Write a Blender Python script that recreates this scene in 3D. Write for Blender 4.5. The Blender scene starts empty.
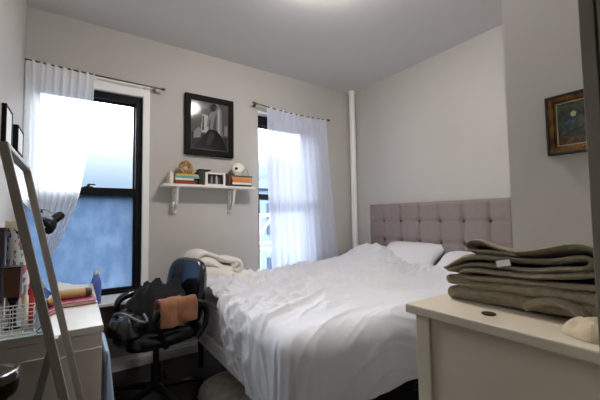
import bpy, bmesh, math, random
from mathutils import Vector, Matrix, noise
random.seed(7)
C = bpy.context.scene.collection
PI = math.pi
CAM_Z = 1.18

# ------------------------------------------------------------------ materials
def lin(c):
    return c / 12.92 if c <= 0.04045 else ((c + 0.055) / 1.055) ** 2.4

def rgb(r, g, b):
    return (lin(r / 255), lin(g / 255), lin(b / 255), 1.0)

def mat(name, col, rough=0.6, metal=0.0, bump=None, vary=None, coat=0.0, sheen=0.0, spec=0.5, emit=None, stretch=(1, 1, 1)):
    """Principled material; bump=(scale,strength), vary=(scale,second colour,low,high)."""
    m = bpy.data.materials.new(name); m.use_nodes = True
    nt = m.node_tree; n = nt.nodes; L = nt.links
    p = n['Principled BSDF']
    p.inputs['Base Color'].default_value = col
    p.inputs['Roughness'].default_value = rough
    p.inputs['Metallic'].default_value = metal
    p.inputs['Specular IOR Level'].default_value = spec
    p.inputs['Coat Weight'].default_value = coat
    p.inputs['Sheen Weight'].default_value = sheen
    if emit:
        p.inputs['Emission Color'].default_value = emit[0]; p.inputs['Emission Strength'].default_value = emit[1]
    if bump or vary:
        tc = n.new('ShaderNodeTexCoord'); mp = n.new('ShaderNodeMapping')
        mp.inputs['Scale'].default_value = stretch
        L.new(tc.outputs['Object'], mp.inputs['Vector'])
    if bump:
        t = n.new('ShaderNodeTexNoise'); t.inputs['Scale'].default_value = bump[0]; t.inputs['Detail'].default_value = 5
        L.new(mp.outputs[0], t.inputs['Vector'])
        b = n.new('ShaderNodeBump'); b.inputs['Strength'].default_value = bump[1]; b.inputs['Distance'].default_value = 0.01
        L.new(t.outputs['Fac'], b.inputs['Height']); L.new(b.outputs[0], p.inputs['Normal'])
    if vary:
        t = n.new('ShaderNodeTexNoise'); t.inputs['Scale'].default_value = vary[0]; t.inputs['Detail'].default_value = 6
        L.new(mp.outputs[0], t.inputs['Vector'])
        r = n.new('ShaderNodeValToRGB')
        r.color_ramp.elements[0].color = col; r.color_ramp.elements[0].position = vary[2]
        r.color_ramp.elements[1].color = vary[1]; r.color_ramp.elements[1].position = vary[3]
        L.new(t.outputs['Fac'], r.inputs[0]); L.new(r.outputs[0], p.inputs['Base Color'])
    return m

def floor_mat():
    m = mat('dark_floorboards', rgb(60, 38, 30), 0.35)
    nt = m.node_tree; n = nt.nodes; L = nt.links; p = n['Principled BSDF']
    tc = n.new('ShaderNodeTexCoord')
    br = n.new('ShaderNodeTexBrick')
    br.inputs['Scale'].default_value = 1.0; br.inputs['Brick Width'].default_value = 1.1; br.inputs['Row Height'].default_value = 0.083
    br.inputs['Mortar Size'].default_value = 0.0018
    br.inputs['Color1'].default_value = rgb(40, 25, 19); br.inputs['Color2'].default_value = rgb(28, 18, 14); br.inputs['Mortar'].default_value = rgb(14, 10, 9)
    L.new(tc.outputs['Object'], br.inputs['Vector'])
    mp = n.new('ShaderNodeMapping'); mp.inputs['Scale'].default_value = (3, 40, 3)
    L.new(tc.outputs['Object'], mp.inputs['Vector'])
    t = n.new('ShaderNodeTexNoise'); t.inputs['Scale'].default_value = 1.5; t.inputs['Detail'].default_value = 6
    L.new(mp.outputs[0], t.inputs['Vector'])
    mx = n.new('ShaderNodeMixRGB'); mx.blend_type = 'MULTIPLY'; mx.inputs[0].default_value = 0.5
    L.new(br.outputs['Color'], mx.inputs[1]); L.new(t.outputs['Color'], mx.inputs[2]); L.new(mx.outputs[0], p.inputs['Base Color'])
    return m

def clear_glass():
    m = bpy.data.materials.new('window_glass'); m.use_nodes = True
    nt = m.node_tree; n = nt.nodes; L = nt.links
    n.remove(n['Principled BSDF']); out = n['Material Output']
    tr = n.new('ShaderNodeBsdfTransparent'); tr.inputs[0].default_value = (0.93, 0.95, 0.97, 1)
    gl = n.new('ShaderNodeBsdfGlossy'); gl.inputs['Roughness'].default_value = 0.03
    fr = n.new('ShaderNodeFresnel'); fr.inputs['IOR'].default_value = 1.3
    mx = n.new('ShaderNodeMixShader')
    L.new(fr.outputs[0], mx.inputs[0]); L.new(tr.outputs[0], mx.inputs[1]); L.new(gl.outputs[0], mx.inputs[2]); L.new(mx.outputs[0], out.inputs[0])
    return m

def frosted_glass():
    """Weathered privacy film: bluish translucent with mottled, scratched patches."""
    m = bpy.data.materials.new('frosted_pane'); m.use_nodes = True
    nt = m.node_tree; n = nt.nodes; L = nt.links
    n.remove(n['Principled BSDF']); out = n['Material Output']
    tc = n.new('ShaderNodeTexCoord')
    mp = n.new('ShaderNodeMapping'); mp.inputs['Scale'].default_value = (1.0, 1.0, 0.55)
    L.new(tc.outputs['Object'], mp.inputs['Vector'])
    t = n.new('ShaderNodeTexNoise'); t.inputs['Scale'].default_value = 11; t.inputs['Detail'].default_value = 9; t.inputs['Roughness'].default_value = 0.62
    L.new(mp.outputs[0], t.inputs['Vector'])
    r = n.new('ShaderNodeValToRGB'); e = r.color_ramp.elements
    e[0].position = 0.36; e[0].color = FROST_A
    e[1].position = 0.72; e[1].color = FROST_B
    L.new(t.outputs['Fac'], r.inputs[0])
    t2 = n.new('ShaderNodeTexNoise'); t2.inputs['Scale'].default_value = 90; t2.inputs['Detail'].default_value = 4
    L.new(mp.outputs[0], t2.inputs['Vector'])
    r2 = n.new('ShaderNodeValToRGB'); r2.color_ramp.elements[0].position = 0.6; r2.color_ramp.elements[1].position = 0.75
    r2.color_ramp.elements[0].color = (0, 0, 0, 1); r2.color_ramp.elements[1].color = (0.06, 0.065, 0.07, 1)
    L.new(t2.outputs['Fac'], r2.inputs[0])
    mx1 = n.new('ShaderNodeMixRGB'); mx1.blend_type = 'ADD'; mx1.inputs[0].default_value = 0.35
    L.new(r.outputs[0], mx1.inputs[1]); L.new(r2.outputs[0], mx1.inputs[2])
    tl = n.new('ShaderNodeBsdfTranslucent'); L.new(mx1.outputs[0], tl.inputs[0])
    tr = n.new('ShaderNodeBsdfTransparent'); tr.inputs[0].default_value = (0.75, 0.8, 0.9, 1)
    mx = n.new('ShaderNodeMixShader'); mx.inputs[0].default_value = 0.02
    L.new(tl.outputs[0], mx.inputs[1]); L.new(tr.outputs[0], mx.inputs[2]); L.new(mx.outputs[0], out.inputs[0])
    return m

def sheer(name, col, clear, front):
    m = bpy.data.materials.new(name); m.use_nodes = True
    nt = m.node_tree; n = nt.nodes; L = nt.links
    n.remove(n['Principled BSDF']); out = n['Material Output']
    tr = n.new('ShaderNodeBsdfTransparent'); tr.inputs[0].default_value = (0.97, 0.98, 1, 1)
    tl = n.new('ShaderNodeBsdfTranslucent'); tl.inputs[0].default_value = col
    df = n.new('ShaderNodeBsdfDiffuse'); df.inputs[0].default_value = col
    m1 = n.new('ShaderNodeMixShader'); m1.inputs[0].default_value = front
    L.new(tl.outputs[0], m1.inputs[1]); L.new(df.outputs[0], m1.inputs[2])
    # fabric seen edge-on closes up: layer weight drives how much passes straight through
    lw = n.new('ShaderNodeLayerWeight'); lw.inputs['Blend'].default_value = 0.35
    ma = n.new('ShaderNodeMath'); ma.operation = 'MULTIPLY_ADD'; ma.inputs[1].default_value = -clear; ma.inputs[2].default_value = clear
    L.new(lw.outputs['Facing'], ma.inputs[0])
    m2 = n.new('ShaderNodeMixShader')
    L.new(ma.outputs[0], m2.inputs[0]); L.new(m1.outputs[0], m2.inputs[1]); L.new(tr.outputs[0], m2.inputs[2]); L.new(m2.outputs[0], out.inputs[0])
    return m

def acrylic(name, col, clear):
    m = bpy.data.materials.new(name); m.use_nodes = True
    nt = m.node_tree; n = nt.nodes; L = nt.links
    p = n['Principled BSDF']; out = n['Material Output']
    p.inputs['Base Color'].default_value = col; p.inputs['Roughness'].default_value = 0.15
    tr = n.new('ShaderNodeBsdfTransparent'); mx = n.new('ShaderNodeMixShader'); mx.inputs[0].default_value = clear
    L.new(p.outputs[0], mx.inputs[1]); L.new(tr.outputs[0], mx.inputs[2]); L.new(mx.outputs[0], out.inputs[0])
    return m

FROST_A = (0.115, 0.150, 0.200, 1); FROST_B = (0.170, 0.205, 0.250, 1)
M = {}
M['wall'] = mat('wall_paint', rgb(190, 188, 184), 0.75, bump=(60, 0.06), vary=(1.2, rgb(187, 184, 179), 0.4, 0.65))
M['ceil'] = mat('ceiling_paint', rgb(212, 210, 208), 0.8, bump=(40, 0.05))
M['trim'] = mat('white_gloss_trim', rgb(243, 243, 241), 0.4, bump=(30, 0.05))
M['floor'] = floor_mat()
M['casing'] = mat('grey_casing_paint', rgb(150, 143, 130), 0.5, bump=(50, 0.08))
M['black_frame'] = mat('black_window_paint', rgb(15, 15, 16), 0.5, bump=(60, 0.12), spec=0.2)
M['glass'] = clear_glass(); M['frost'] = frosted_glass()
M['sheer'] = sheer('white_sheer_fabric', (0.93, 0.93, 0.95, 1), 0.14, 0.6)
M['sheer_blue'] = sheer('pale_sheer_fabric', (0.66, 0.69, 0.79, 1), 0.09, 0.82)
M['rod'] = mat('brushed_nickel', rgb(120, 112, 100), 0.3, 1.0)
M['black'] = mat('matte_black', rgb(14, 14, 15), 0.5, spec=0.25)
M['black_wood'] = mat('black_frame_wood', rgb(10, 10, 10), 0.6, bump=(80, 0.05), spec=0.15)
M['leather'] = mat('black_leather', rgb(15, 16, 19), 0.22, bump=(140, 0.10), coat=0.35)
M['plastic'] = mat('black_plastic', rgb(15, 15, 16), 0.4)
M['jacket'] = mat('black_cotton', rgb(26, 27, 32), 0.9, bump=(200, 0.2))
M['towel'] = mat('rust_terry', rgb(150, 100, 68), 0.95, bump=(260, 0.5), sheen=0.2, vary=(9, rgb(132, 84, 56), 0.35, 0.7))
M['linen'] = mat('white_cotton', rgb(214, 216, 222), 0.85, bump=(220, 0.06))
M['pillow'] = mat('pillow_cotton', rgb(218, 219, 225), 0.85, bump=(90, 0.1))
M['cream_blanket'] = mat('cream_fleece', rgb(226, 222, 214), 0.95, bump=(200, 0.35), sheen=0.3)
M['mattress'] = mat('mattress_ticking', rgb(240, 238, 231), 0.8, bump=(120, 0.12))
M['white_wood'] = mat('white_painted_wood', rgb(226, 224, 219), 0.45, bump=(24, 0.03))
M['headboard'] = mat('mauve_linen', rgb(142, 131, 129), 0.9, bump=(320, 0.25), vary=(150, rgb(132, 120, 118), 0.35, 0.65))
M['button'] = mat('dark_mauve_linen', rgb(92, 78, 78), 0.9)
M['dresser'] = mat('cream_painted_wood', rgb(205, 195, 176), 0.5, bump=(20, 0.04), vary=(2.5, rgb(199, 188, 168), 0.4, 0.7))
M['taupe'] = mat('taupe_fleece', rgb(160, 146, 114), 1.0, bump=(260, 0.9), sheen=0.4, vary=(60, rgb(136, 122, 92), 0.35, 0.7))
M['beige'] = mat('beige_cloth', rgb(196, 182, 156), 0.95, bump=(150, 0.3))
M['tag'] = mat('white_tag', rgb(235, 235, 232), 0.7)
M['bronze'] = mat('dark_bronze', rgb(62, 50, 38), 0.4, 0.6)
M['gold'] = mat('aged_gold', rgb(138, 98, 46), 0.42, 0.6, bump=(70, 0.8), vary=(25, rgb(84, 54, 26), 0.4, 0.7))
M['liner'] = mat('linen_liner', rgb(176, 170, 152), 0.8)
M['dark_wood'] = mat('dark_brown_wood', rgb(40, 26, 20), 0.45, bump=(30, 0.1))
M['mirror'] = mat('silvered_mirror', (0.9, 0.92, 0.93, 1), 0.01, 1.0)
M['mirror_frame'] = mat('pale_grey_frame_wood', rgb(138, 132, 122), 0.5, bump=(40, 0.08))
M['desk'] = mat('white_laminate', rgb(206, 199, 187), 0.4)
M['desk_glass'] = mat('pale_green_glass_top', rgb(196, 214, 210), 0.06, coat=0.6)
M['chrome'] = mat('chrome', (0.8, 0.8, 0.8, 1), 0.15, 1.0)
M['brown_vinyl'] = mat('brown_vinyl', rgb(86, 58, 38), 0.45)
M['walnut'] = mat('walnut_veneer', rgb(92, 56, 40), 0.4, bump=(30, 0.1), vary=(12, rgb(66, 38, 27), 0.35, 0.7), stretch=(1, 1, 0.2))
M['blue_metal'] = mat('blue_powder_coat', rgb(104, 128, 212), 0.35, bump=(300, 0.05))
M['white_plastic'] = mat('white_plastic', rgb(232, 232, 232), 0.35)
M['clear'] = acrylic('clear_acrylic', (0.8, 0.86, 0.9, 1), 0.55)
M['blue_clear'] = acrylic('pale_blue_acrylic', (0.55, 0.68, 0.85, 1), 0.35)
M['pale_blue'] = mat('pale_blue_plastic', rgb(166, 190, 214), 0.5, bump=(40, 0.05))
M['red'] = mat('red_plastic', rgb(200, 44, 52), 0.4)
M['cream'] = mat('cream_plastic', rgb(236, 224, 196), 0.5)
M['yellow'] = mat('mustard_plastic', rgb(190, 170, 96), 0.5)
M['tan'] = mat('tan_leather', rgb(200, 168, 116), 0.6, bump=(80, 0.15))
M['pink'] = mat('magenta_book_cloth', rgb(158, 60, 84), 0.6)
M['paper'] = mat('page_paper', rgb(236, 230, 214), 0.85, bump=(300, 0.2), stretch=(1, 1, 8))
M['poly_bag'] = mat('milky_plastic_bag', rgb(176, 170, 160), 0.35, bump=(14, 0.5))
M['skull'] = mat('ivory_white', rgb(226, 222, 210), 0.6, bump=(40, 0.1))
M['wicker'] = mat('tan_wicker', rgb(196, 156, 100), 0.7, bump=(60, 0.5), vary=(40, rgb(150, 108, 60), 0.4, 0.65))
M['lamp_glow'] = mat('warm_lamp_glass', rgb(255, 220, 180), 0.3, emit=((1.0, 0.93, 0.87, 1), 60))
M['steel'] = mat('galvanised_steel', rgb(190, 200, 210), 0.6)
M['grey_strap'] = mat('grey_webbing', rgb(120, 122, 126), 0.7)
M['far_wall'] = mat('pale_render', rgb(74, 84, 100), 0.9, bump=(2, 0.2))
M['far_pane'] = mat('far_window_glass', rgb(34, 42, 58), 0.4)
for k, c in dict(bk_red=(150, 40, 44), bk_cream=(228, 216, 190), bk_teal=(98, 158, 160), bk_yellow=(208, 178, 72), bk_brown=(86, 50, 40), bk_navy=(52, 66, 96), bk_orange=(214, 148, 62),
                 bk_rust=(204, 134, 86), bk_black=(26, 26, 28), bk_white=(228, 224, 214), bk_dark=(44, 38, 38)).items():
    M[k] = mat('cover_' + k[3:], rgb(*c), 0.55)
for k, v in dict(g0=18, g1=44, g2=78, g3=120, g4=168, g5=205).items():
    M[k] = mat('print_grey_' + k[1:], rgb(v, v, v), 0.10, spec=0.4)
M['paint_green'] = mat('oil_paint_green', rgb(46, 58, 48), 0.5, bump=(120, 0.6), vary=(22, rgb(84, 92, 72), 0.42, 0.62))
M['paint_blue'] = mat('oil_paint_blue', rgb(74, 92, 104), 0.5, bump=(120, 0.6), vary=(60, rgb(48, 62, 70), 0.4, 0.6))
M['paint_light'] = mat('oil_paint_cream', rgb(196, 196, 150), 0.5)
M['paint_earth'] = mat('oil_paint_earth', rgb(70, 50, 36), 0.5, bump=(120, 0.6), vary=(50, rgb(98, 76, 52), 0.4, 0.6))
M['blue_print'] = mat('white_paper_with_blue_red_print', rgb(226, 226, 228), 0.6)

def printed():
    m = mat('white_print_blue_red', rgb(226, 226, 228), 0.5); nt = m.node_tree; n = nt.nodes; L = nt.links
    tc = n.new('ShaderNodeTexCoord'); mp = n.new('ShaderNodeMapping'); mp.inputs['Scale'].default_value = (95, 95, 48); L.new(tc.outputs['Object'], mp.inputs[0])
    v = n.new('ShaderNodeTexVoronoi'); v.inputs['Scale'].default_value = 1.0; L.new(mp.outputs[0], v.inputs['Vector'])
    r = n.new('ShaderNodeValToRGB'); r.color_ramp.interpolation = 'CONSTANT'; e = r.color_ramp.elements
    sp_ = n.new('ShaderNodeSeparateColor'); L.new(v.outputs['Color'], sp_.inputs[0]); L.new(sp_.outputs[0], r.inputs[0])
    e[0].position = 0; e[0].color = rgb(228, 228, 230); e[1].position = 0.55; e[1].color = rgb(110, 130, 165)
    for p_, c_ in ((0.75, rgb(40, 44, 60)), (0.83, rgb(214, 110, 100)), (0.9, rgb(230, 228, 226))):
        k = e.new(p_); k.color = c_
    L.new(r.outputs[0], n['Principled BSDF'].inputs['Base Color']); return m
M['blue_print'] = printed()

# ------------------------------------------------------------------ geometry helpers
class B:
    """Collects shapes (authored in world coordinates, or through self.xf) and links them as ONE mesh object."""
    def __init__(s, xf=None):
        s.bm = bmesh.new(); s.xf = xf
    def _fin(s, vs, mi, fs=None):
        if s.xf:
            for v in vs: v.co = s.xf @ v.co
        fs = fs if fs is not None else {f for v in vs for f in v.link_faces}
        for f in fs: f.material_index = mi
    def box(s, lo, hi, mi=0, bev=0.0, rot=None, seg=2):
        lo = Vector(lo); hi = Vector(hi); c = (lo + hi) / 2; d = hi - lo
        r = bmesh.ops.create_cube(s.bm, size=1.0); vs = r['verts']
        for v in vs: v.co = Vector((v.co.x * d.x, v.co.y * d.y, v.co.z * d.z))
        if bev > 0:
            ed = list({e for v in vs for e in v.link_edges})
            bv = bmesh.ops.bevel(s.bm, geom=ed, offset=bev, segments=seg, profile=0.5, affect='EDGES')
            vs = list({v for f in bv['faces'] for v in f.verts} | {v for v in vs if v.is_valid})
        for v in vs: v.co = (rot @ v.co if rot else v.co) + c
        s._fin(vs, mi); return s
    def cyl(s, p0, p1, r0, r1=None, seg=20, mi=0, cap=True):
        p0 = Vector(p0); p1 = Vector(p1); r1 = r0 if r1 is None else r1
        ax = p1 - p0; q = ax.to_track_quat('Z', 'Y')
        r = bmesh.ops.create_cone(s.bm, cap_ends=cap, segments=seg, radius1=max(r0, 1e-5), radius2=max(r1, 1e-5), depth=ax.length)
        for v in r['verts']: v.co = q @ v.co + (p0 + p1) / 2
        s._fin(r['verts'], mi); return s
    def sph(s, c, rad, mi=0, seg=20, rings=12, rot=None):
        rad = Vector(rad) if hasattr(rad, '__len__') else Vector((rad,) * 3); c = Vector(c)
        r = bmesh.ops.create_uvsphere(s.bm, u_segments=seg, v_segments=rings, radius=1)
        for v in r['verts']:
            w = Vector((v.co.x * rad.x, v.co.y * rad.y, v.co.z * rad.z)); v.co = (rot @ w if rot else w) + c
        s._fin(r['verts'], mi); return s
    def tube(s, pts, rad, seg=10, mi=0, closed=False):
        pts = [Vector(p) for p in pts]; n = len(pts); rings = []
        up = Vector((0, 0, 1))
        for i, p in enumerate(pts):
            a = pts[(i - 1) % n] if (closed or i > 0) else p; b = pts[(i + 1) % n] if (closed or i < n - 1) else p
            t = (b - a).normalized(); sd = t.cross(up)
            if sd.length < 1e-3: sd = t.cross(Vector((1, 0, 0)))
            sd.normalize(); w = sd.cross(t)
            rr = rad[i] if hasattr(rad, '__len__') else rad
            rings.append([s.bm.verts.new(p + (sd * math.cos(2 * PI * k / seg) + w * math.sin(2 * PI * k / seg)) * rr) for k in range(seg)])
        fs = []
        for i in range(n if closed else n - 1):
            A = rings[i]; Bq = rings[(i + 1) % n]
            for k in range(seg): fs.append(s.bm.faces.new((A[k], A[(k + 1) % seg], Bq[(k + 1) % seg], Bq[k])))
        if not closed:
            fs.append(s.bm.faces.new(rings[0][::-1])); fs.append(s.bm.faces.new(rings[-1]))
        s._fin([v for r in rings for v in r], mi, fs); return s
    def lathe(s, prof, c, seg=28, mi=0, rot=None):
        c = Vector(c); rings = []
        for r, z in prof:
            ring = []
            for k in range(seg):
                v = Vector((r * math.cos(2 * PI * k / seg), r * math.sin(2 * PI * k / seg), z))
                ring.append(s.bm.verts.new((rot @ v if rot else v) + c))
            rings.append(ring)
        fs = []
        for a, b in zip(rings, rings[1:]):
            for k in range(seg): fs.append(s.bm.faces.new((a[k], a[(k + 1) % seg], b[(k + 1) % seg], b[k])))
        if prof[0][0] > 1e-4: fs.append(s.bm.faces.new(rings[0][::-1]))
        if prof[-1][0] > 1e-4: fs.append(s.bm.faces.new(rings[-1]))
        s._fin([v for r in rings for v in r], mi, fs); return s
    def grid(s, fn, nu, nv, mi=0):
        g = [[s.bm.verts.new(Vector(fn(i / nu, j / nv))) for j in range(nv + 1)] for i in range(nu + 1)]
        fs = [s.bm.faces.new((g[i][j], g[i + 1][j], g[i + 1][j + 1], g[i][j + 1])) for i in range(nu) for j in range(nv)]
        s._fin([v for r in g for v in r], mi, fs); return s
    def poly(s, pts, thick, mi=0):
        """A flat polygon extruded by the vector thick."""
        a = [s.bm.verts.new(Vector(p)) for p in pts]; b = [s.bm.verts.new(Vector(p) + Vector(thick)) for p in pts]
        n = len(a); fs = [s.bm.faces.new(a[::-1]), s.bm.faces.new(b)]
        for k in range(n): fs.append(s.bm.faces.new((a[k], a[(k + 1) % n], b[(k + 1) % n], b[k])))
        s._fin(a + b, mi, fs); return s
    def build(s, name, mats, parent=None, smooth=False, origin=None, solid=0, recalc=True, sub=0):
        bm = s.bm; bmesh.ops.remove_doubles(bm, verts=bm.verts, dist=1e-6)
        if recalc: bmesh.ops.recalc_face_normals(bm, faces=bm.faces)
        if parent is not None: off = OFF[parent.name]
        elif origin is not None: off = Vector(origin)
        else:
            xs = [v.co for v in bm.verts]
            off = Vector(((min(v.x for v in xs) + max(v.x for v in xs)) / 2, (min(v.y for v in xs) + max(v.y for v in xs)) / 2, min(v.z for v in xs)))
        bmesh.ops.translate(bm, verts=bm.verts, vec=-off)
        me = bpy.data.meshes.new(name); bm.to_mesh(me); bm.free()
        for m in (mats if isinstance(mats, (list, tuple)) else [mats]): me.materials.append(M[m])
        if smooth:
            for p in me.polygons: p.use_smooth = True
        o = bpy.data.objects.new(name, me); C.objects.link(o)
        OFF[o.name] = off
        if parent is not None: o.parent = parent
        else: o.location = off
        if smooth == 'auto':
            md = o.modifiers.new('edge', 'EDGE_SPLIT'); md.split_angle = math.radians(38)
        if solid:
            md = o.modifiers.new('thick', 'SOLIDIFY'); md.thickness = solid; md.offset = 0
        if sub:
            md = o.modifiers.new('sub', 'SUBSURF'); md.levels = sub; md.render_levels = sub
        return o
OFF = {}

def tag(o, label=None, cat=None, group=None, kind=None):
    if label: o['label'] = label
    if cat: o['category'] = cat
    if group: o['group'] = group
    if kind: o['kind'] = kind
    return o

def thing(name, label, cat, loc, group=None, kind=None):
    o = bpy.data.objects.new(name, None); o.empty_display_size = 0.1; C.objects.link(o); o.location = loc
    OFF[o.name] = Vector(loc); return tag(o, label, cat, group, kind)

def struct(b, name, m, **k):
    o = b.build(name, m, **k); o['kind'] = 'structure'; return o

def nz(x, y, z=0.0):
    return noise.noise(Vector((x, y, z)))
def ridge(x, y, z=0.0):
    return 1 - abs(nz(x, y, z)) * 2
def sm(a, b, x):
    t = min(1, max(0, (x - a) / (b - a))); return t * t * (3 - 2 * t)

def spline(pts, k=6):
    out = []
    for i in range(len(pts) - 1):
        P = [Vector(pts[max(i - 1, 0)]), Vector(pts[i]), Vector(pts[i + 1]), Vector(pts[min(i + 2, len(pts) - 1)])]
        for q in range(k):
            t = q / k; out.append(0.5 * ((2 * P[1]) + (P[2] - P[0]) * t + (2 * P[0] - 5 * P[1] + 4 * P[2] - P[3]) * t * t + (3 * P[1] - P[0] - 3 * P[2] + P[3]) * t ** 3))
    return out + [Vector(pts[-1])]

# ------------------------------------------------------------------ room
XL, XR, YB, ZC = -0.326, 2.86, 3.0, 2.742     # left wall, headboard wall, window wall, ceiling
YR, XH = 0.152, 1.40                            # doorway wall, chimney breast
T = 0.18
struct(B().box((XL - T, -1.6, -0.12), (XR + T, YB + T, 0)), 'floor', 'floor')
struct(B().box((XL - T, -1.6, ZC), (XR + T, YB + T, ZC + 0.12)), 'ceiling', 'ceil')
struct(B().box((XL - T, -1.6, 0), (XL, YB + T, ZC)), 'wall_left', 'wall')
struct(B().box((XR, 0.55, 0), (XR + T, YB + T, ZC)), 'wall_right', 'wall')
W1 = (-0.275, 0.447, 0.596, 2.215); W2 = (1.533, 2.24, 0.575, 2.295)
bw = B(); xs = [XL, W1[0], W1[1], W2[0], W2[1], XR]; zs = sorted([0, W1[2], W2[2], W1[3], W2[3], ZC])
for i in range(5):
    for k in range(5):
        cx = (xs[i] + xs[i + 1]) / 2; cz = (zs[k] + zs[k + 1]) / 2
        if any(w[0] < cx < w[1] and w[2] < cz < w[3] for w in (W1, W2)): continue
        bw.box((xs[i], YB, zs[k]), (xs[i + 1], YB + T, zs[k + 1]))
struct(bw, 'wall_back', 'wall')
# chimney breast that juts out beside the bed, and the doorway wall the photo is taken from
struct(B().box((XH, -0.0, 0), (XR + T, 0.59, ZC)), 'wall_partition', 'wall')
struct(B().box((0.66, 0.0, 0), (XH, YR, ZC)), 'wall_front', 'wall')
struct(B().box((XL, 0.0, 2.1), (0.66, YR, ZC)), 'wall_lintel', 'wall')
struct(B().box((XL, -1.6, 0), (1.05, -1.5, ZC)), 'wall_hall_end', 'wall')
struct(B().box((0.95, -1.5, 0), (1.05, 0.0, ZC)), 'wall_hall_side', 'wall')
# door casing at the right edge of the view: flat board with a stepped outer bead
dc = B().box((0.62, 0.0, 0), (0.66, 0.135, 2.1), bev=0.002).box((0.628, 0.135, 0), (0.66, 0.138, 2.1)).box((0.62, 0.138, 0), (0.70, 0.156, 2.1), bev=0.0015)
o = struct(dc, 'trim_1', 'casing'); o['label'] = 'grey painted door casing at the right edge beside the framed oil painting'
# baseboards
bb = B().box((XL + 0.001, 2.98, 0.0), (2.80, YB, 0.075), bev=0.003).box((XL + 0.001, 2.986, 0.075), (2.80, YB, 0.10), bev=0.003)
struct(bb, 'baseboard_back', 'trim')
struct(B().box((XL, 0.17, 0), (XL + 0.018, 2.97, 0.1), bev=0.003), 'baseboard_left', 'trim')

# ------------------------------------------------------------------ windows
def window(idx, W, yf, label, frost_lower, casing, glaze):
    x0, x1, z0, z1 = W
    root = thing('window_%d' % idx, label, 'window', ((x0 + x1) / 2, yf, z0), kind='structure')
    fw = 0.05; zm = z0 + (z1 - z0) * 0.5 - 0.003
    fl = 0.022 if idx == 1 else fw
    f = B(); f.box((x0, yf, z0), (x0 + fl, yf + 0.09, z1), bev=0.004); f.box((x1 - fw, yf, z0), (x1, yf + 0.09, z1), bev=0.004)
    f.box((x0 + fl, yf, z1 - (0.055 if idx == 1 else 0.12)), (x1 - fw, yf + 0.09, z1), bev=0.004); f.box((x0 + fl, yf, z0), (x1 - fw, yf + 0.09, z0 + 0.02))
    f.build('frame', 'black_frame', root)
    a0, a1 = x0 + fl, x1 - fw
    zt = z1 - (0.055 if idx == 1 else 0.12)
    zm = 1.41 if idx == 1 else 1.405
    # upper sash sits outside, lower sash inside
    us = B().box((a0, yf + 0.05, zm - 0.03), (a1, yf + 0.085, zm + 0.03), bev=0.003)
    us.box((a0, yf + 0.05, zm + 0.03), (a0 + 0.012, yf + 0.085, zt)).box((a1 - 0.012, yf + 0.05, zm + 0.03), (a1, yf + 0.085, zt)).box((a0, yf + 0.05, zt - 0.012), (a1, yf + 0.085, zt))
    us = us.build('upper_sash', 'black_frame', root)
    B().box((a0 + 0.01, yf + 0.066, zm + 0.025), (a1 - 0.01, yf + 0.07, zt - 0.01)).build('pane', glaze[0], us)
    ls = B().box((a0, yf + 0.008, zm - 0.03), (a1, yf + 0.045, zm + 0.032), bev=0.003)
    ls.box((a0, yf + 0.008, z0 + 0.04), (a0 + 0.012, yf + 0.045, zm - 0.03)).box((a1 - 0.012, yf + 0.008, z0 + 0.04), (a1, yf + 0.045, zm - 0.03)).box((a0, yf + 0.008, z0 + 0.02), (a1, yf + 0.045, z0 + 0.045))
    ls = ls.build('lower_sash', 'black_frame', root)
    p = B().box((a0 + 0.01, yf + 0.024, z0 + 0.04), (a1 - 0.01, yf + 0.028, zm - 0.025)).build('pane', glaze[1], ls)
    if frost_lower: p['label'] = 'cloudy blue frosted lower pane'
    xm = (a0 + a1) / 2
    l = B().box((xm - 0.03, yf + 0.012, zm + 0.032), (xm + 0.03, yf + 0.045, zm + 0.040), bev=0.002).cyl((xm, yf + 0.028, zm + 0.04), (xm, yf + 0.028, zm + 0.056), 0.011).box((xm - 0.005, yf + 0.0, zm + 0.048), (xm + 0.045, yf + 0.014, zm + 0.058), bev=0.003)
    l.build('sash_lock', 'black', root)
    if casing:
        c = B().box((x1 + 0.0005, 2.972, z0 - 0.02), (x1 + 0.052, 3.0, z1 + 0.105), bev=0.004).box((XL + 0.001, 2.972, z0 - 0.02), (x0 - 0.0005, 3.0, z1 + 0.105), bev=0.004)
        c.box((x0 - 0.0005, 2.974, z1 + 0.0005), (x1 + 0.0005, 3.0, z1 + 0.105), bev=0.004)
        c.build('casing', 'trim', root)
        s_ = B().box((XL + 0.001, 2.72, 0.568), (x1 + 0.075, 2.9995, z0 - 0.003), bev=0.005).box((x0, 2.9995, 0.568), (x1, yf + 0.09, z0 - 0.001))
        s_.build('sill', 'trim', root)
    else:
        s_ = B().box((x0 + 0.0005, YB - 0.02, z0 - 0.03), (x1 - 0.0005, yf, z0 + 0.0), bev=0.003)
        s_.build('sill', 'trim', root)
        c = B().box((x0 + 0.0005, YB + 0.001, z1 - 0.02), (x1 - 0.0005, yf - 0.001, z1 - 0.0005))
        c.build('head_lining', 'trim', root)
    return root
window(1, W1, 3.012, 'tall sash window in the left corner with white casing and cloudy blue lower pane', True, True, ('glass', 'frost'))
window(2, W2, 3.085, 'tall sash window beside the bed behind the full-length sheer curtain', False, False, ('glass', 'glass'))

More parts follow.
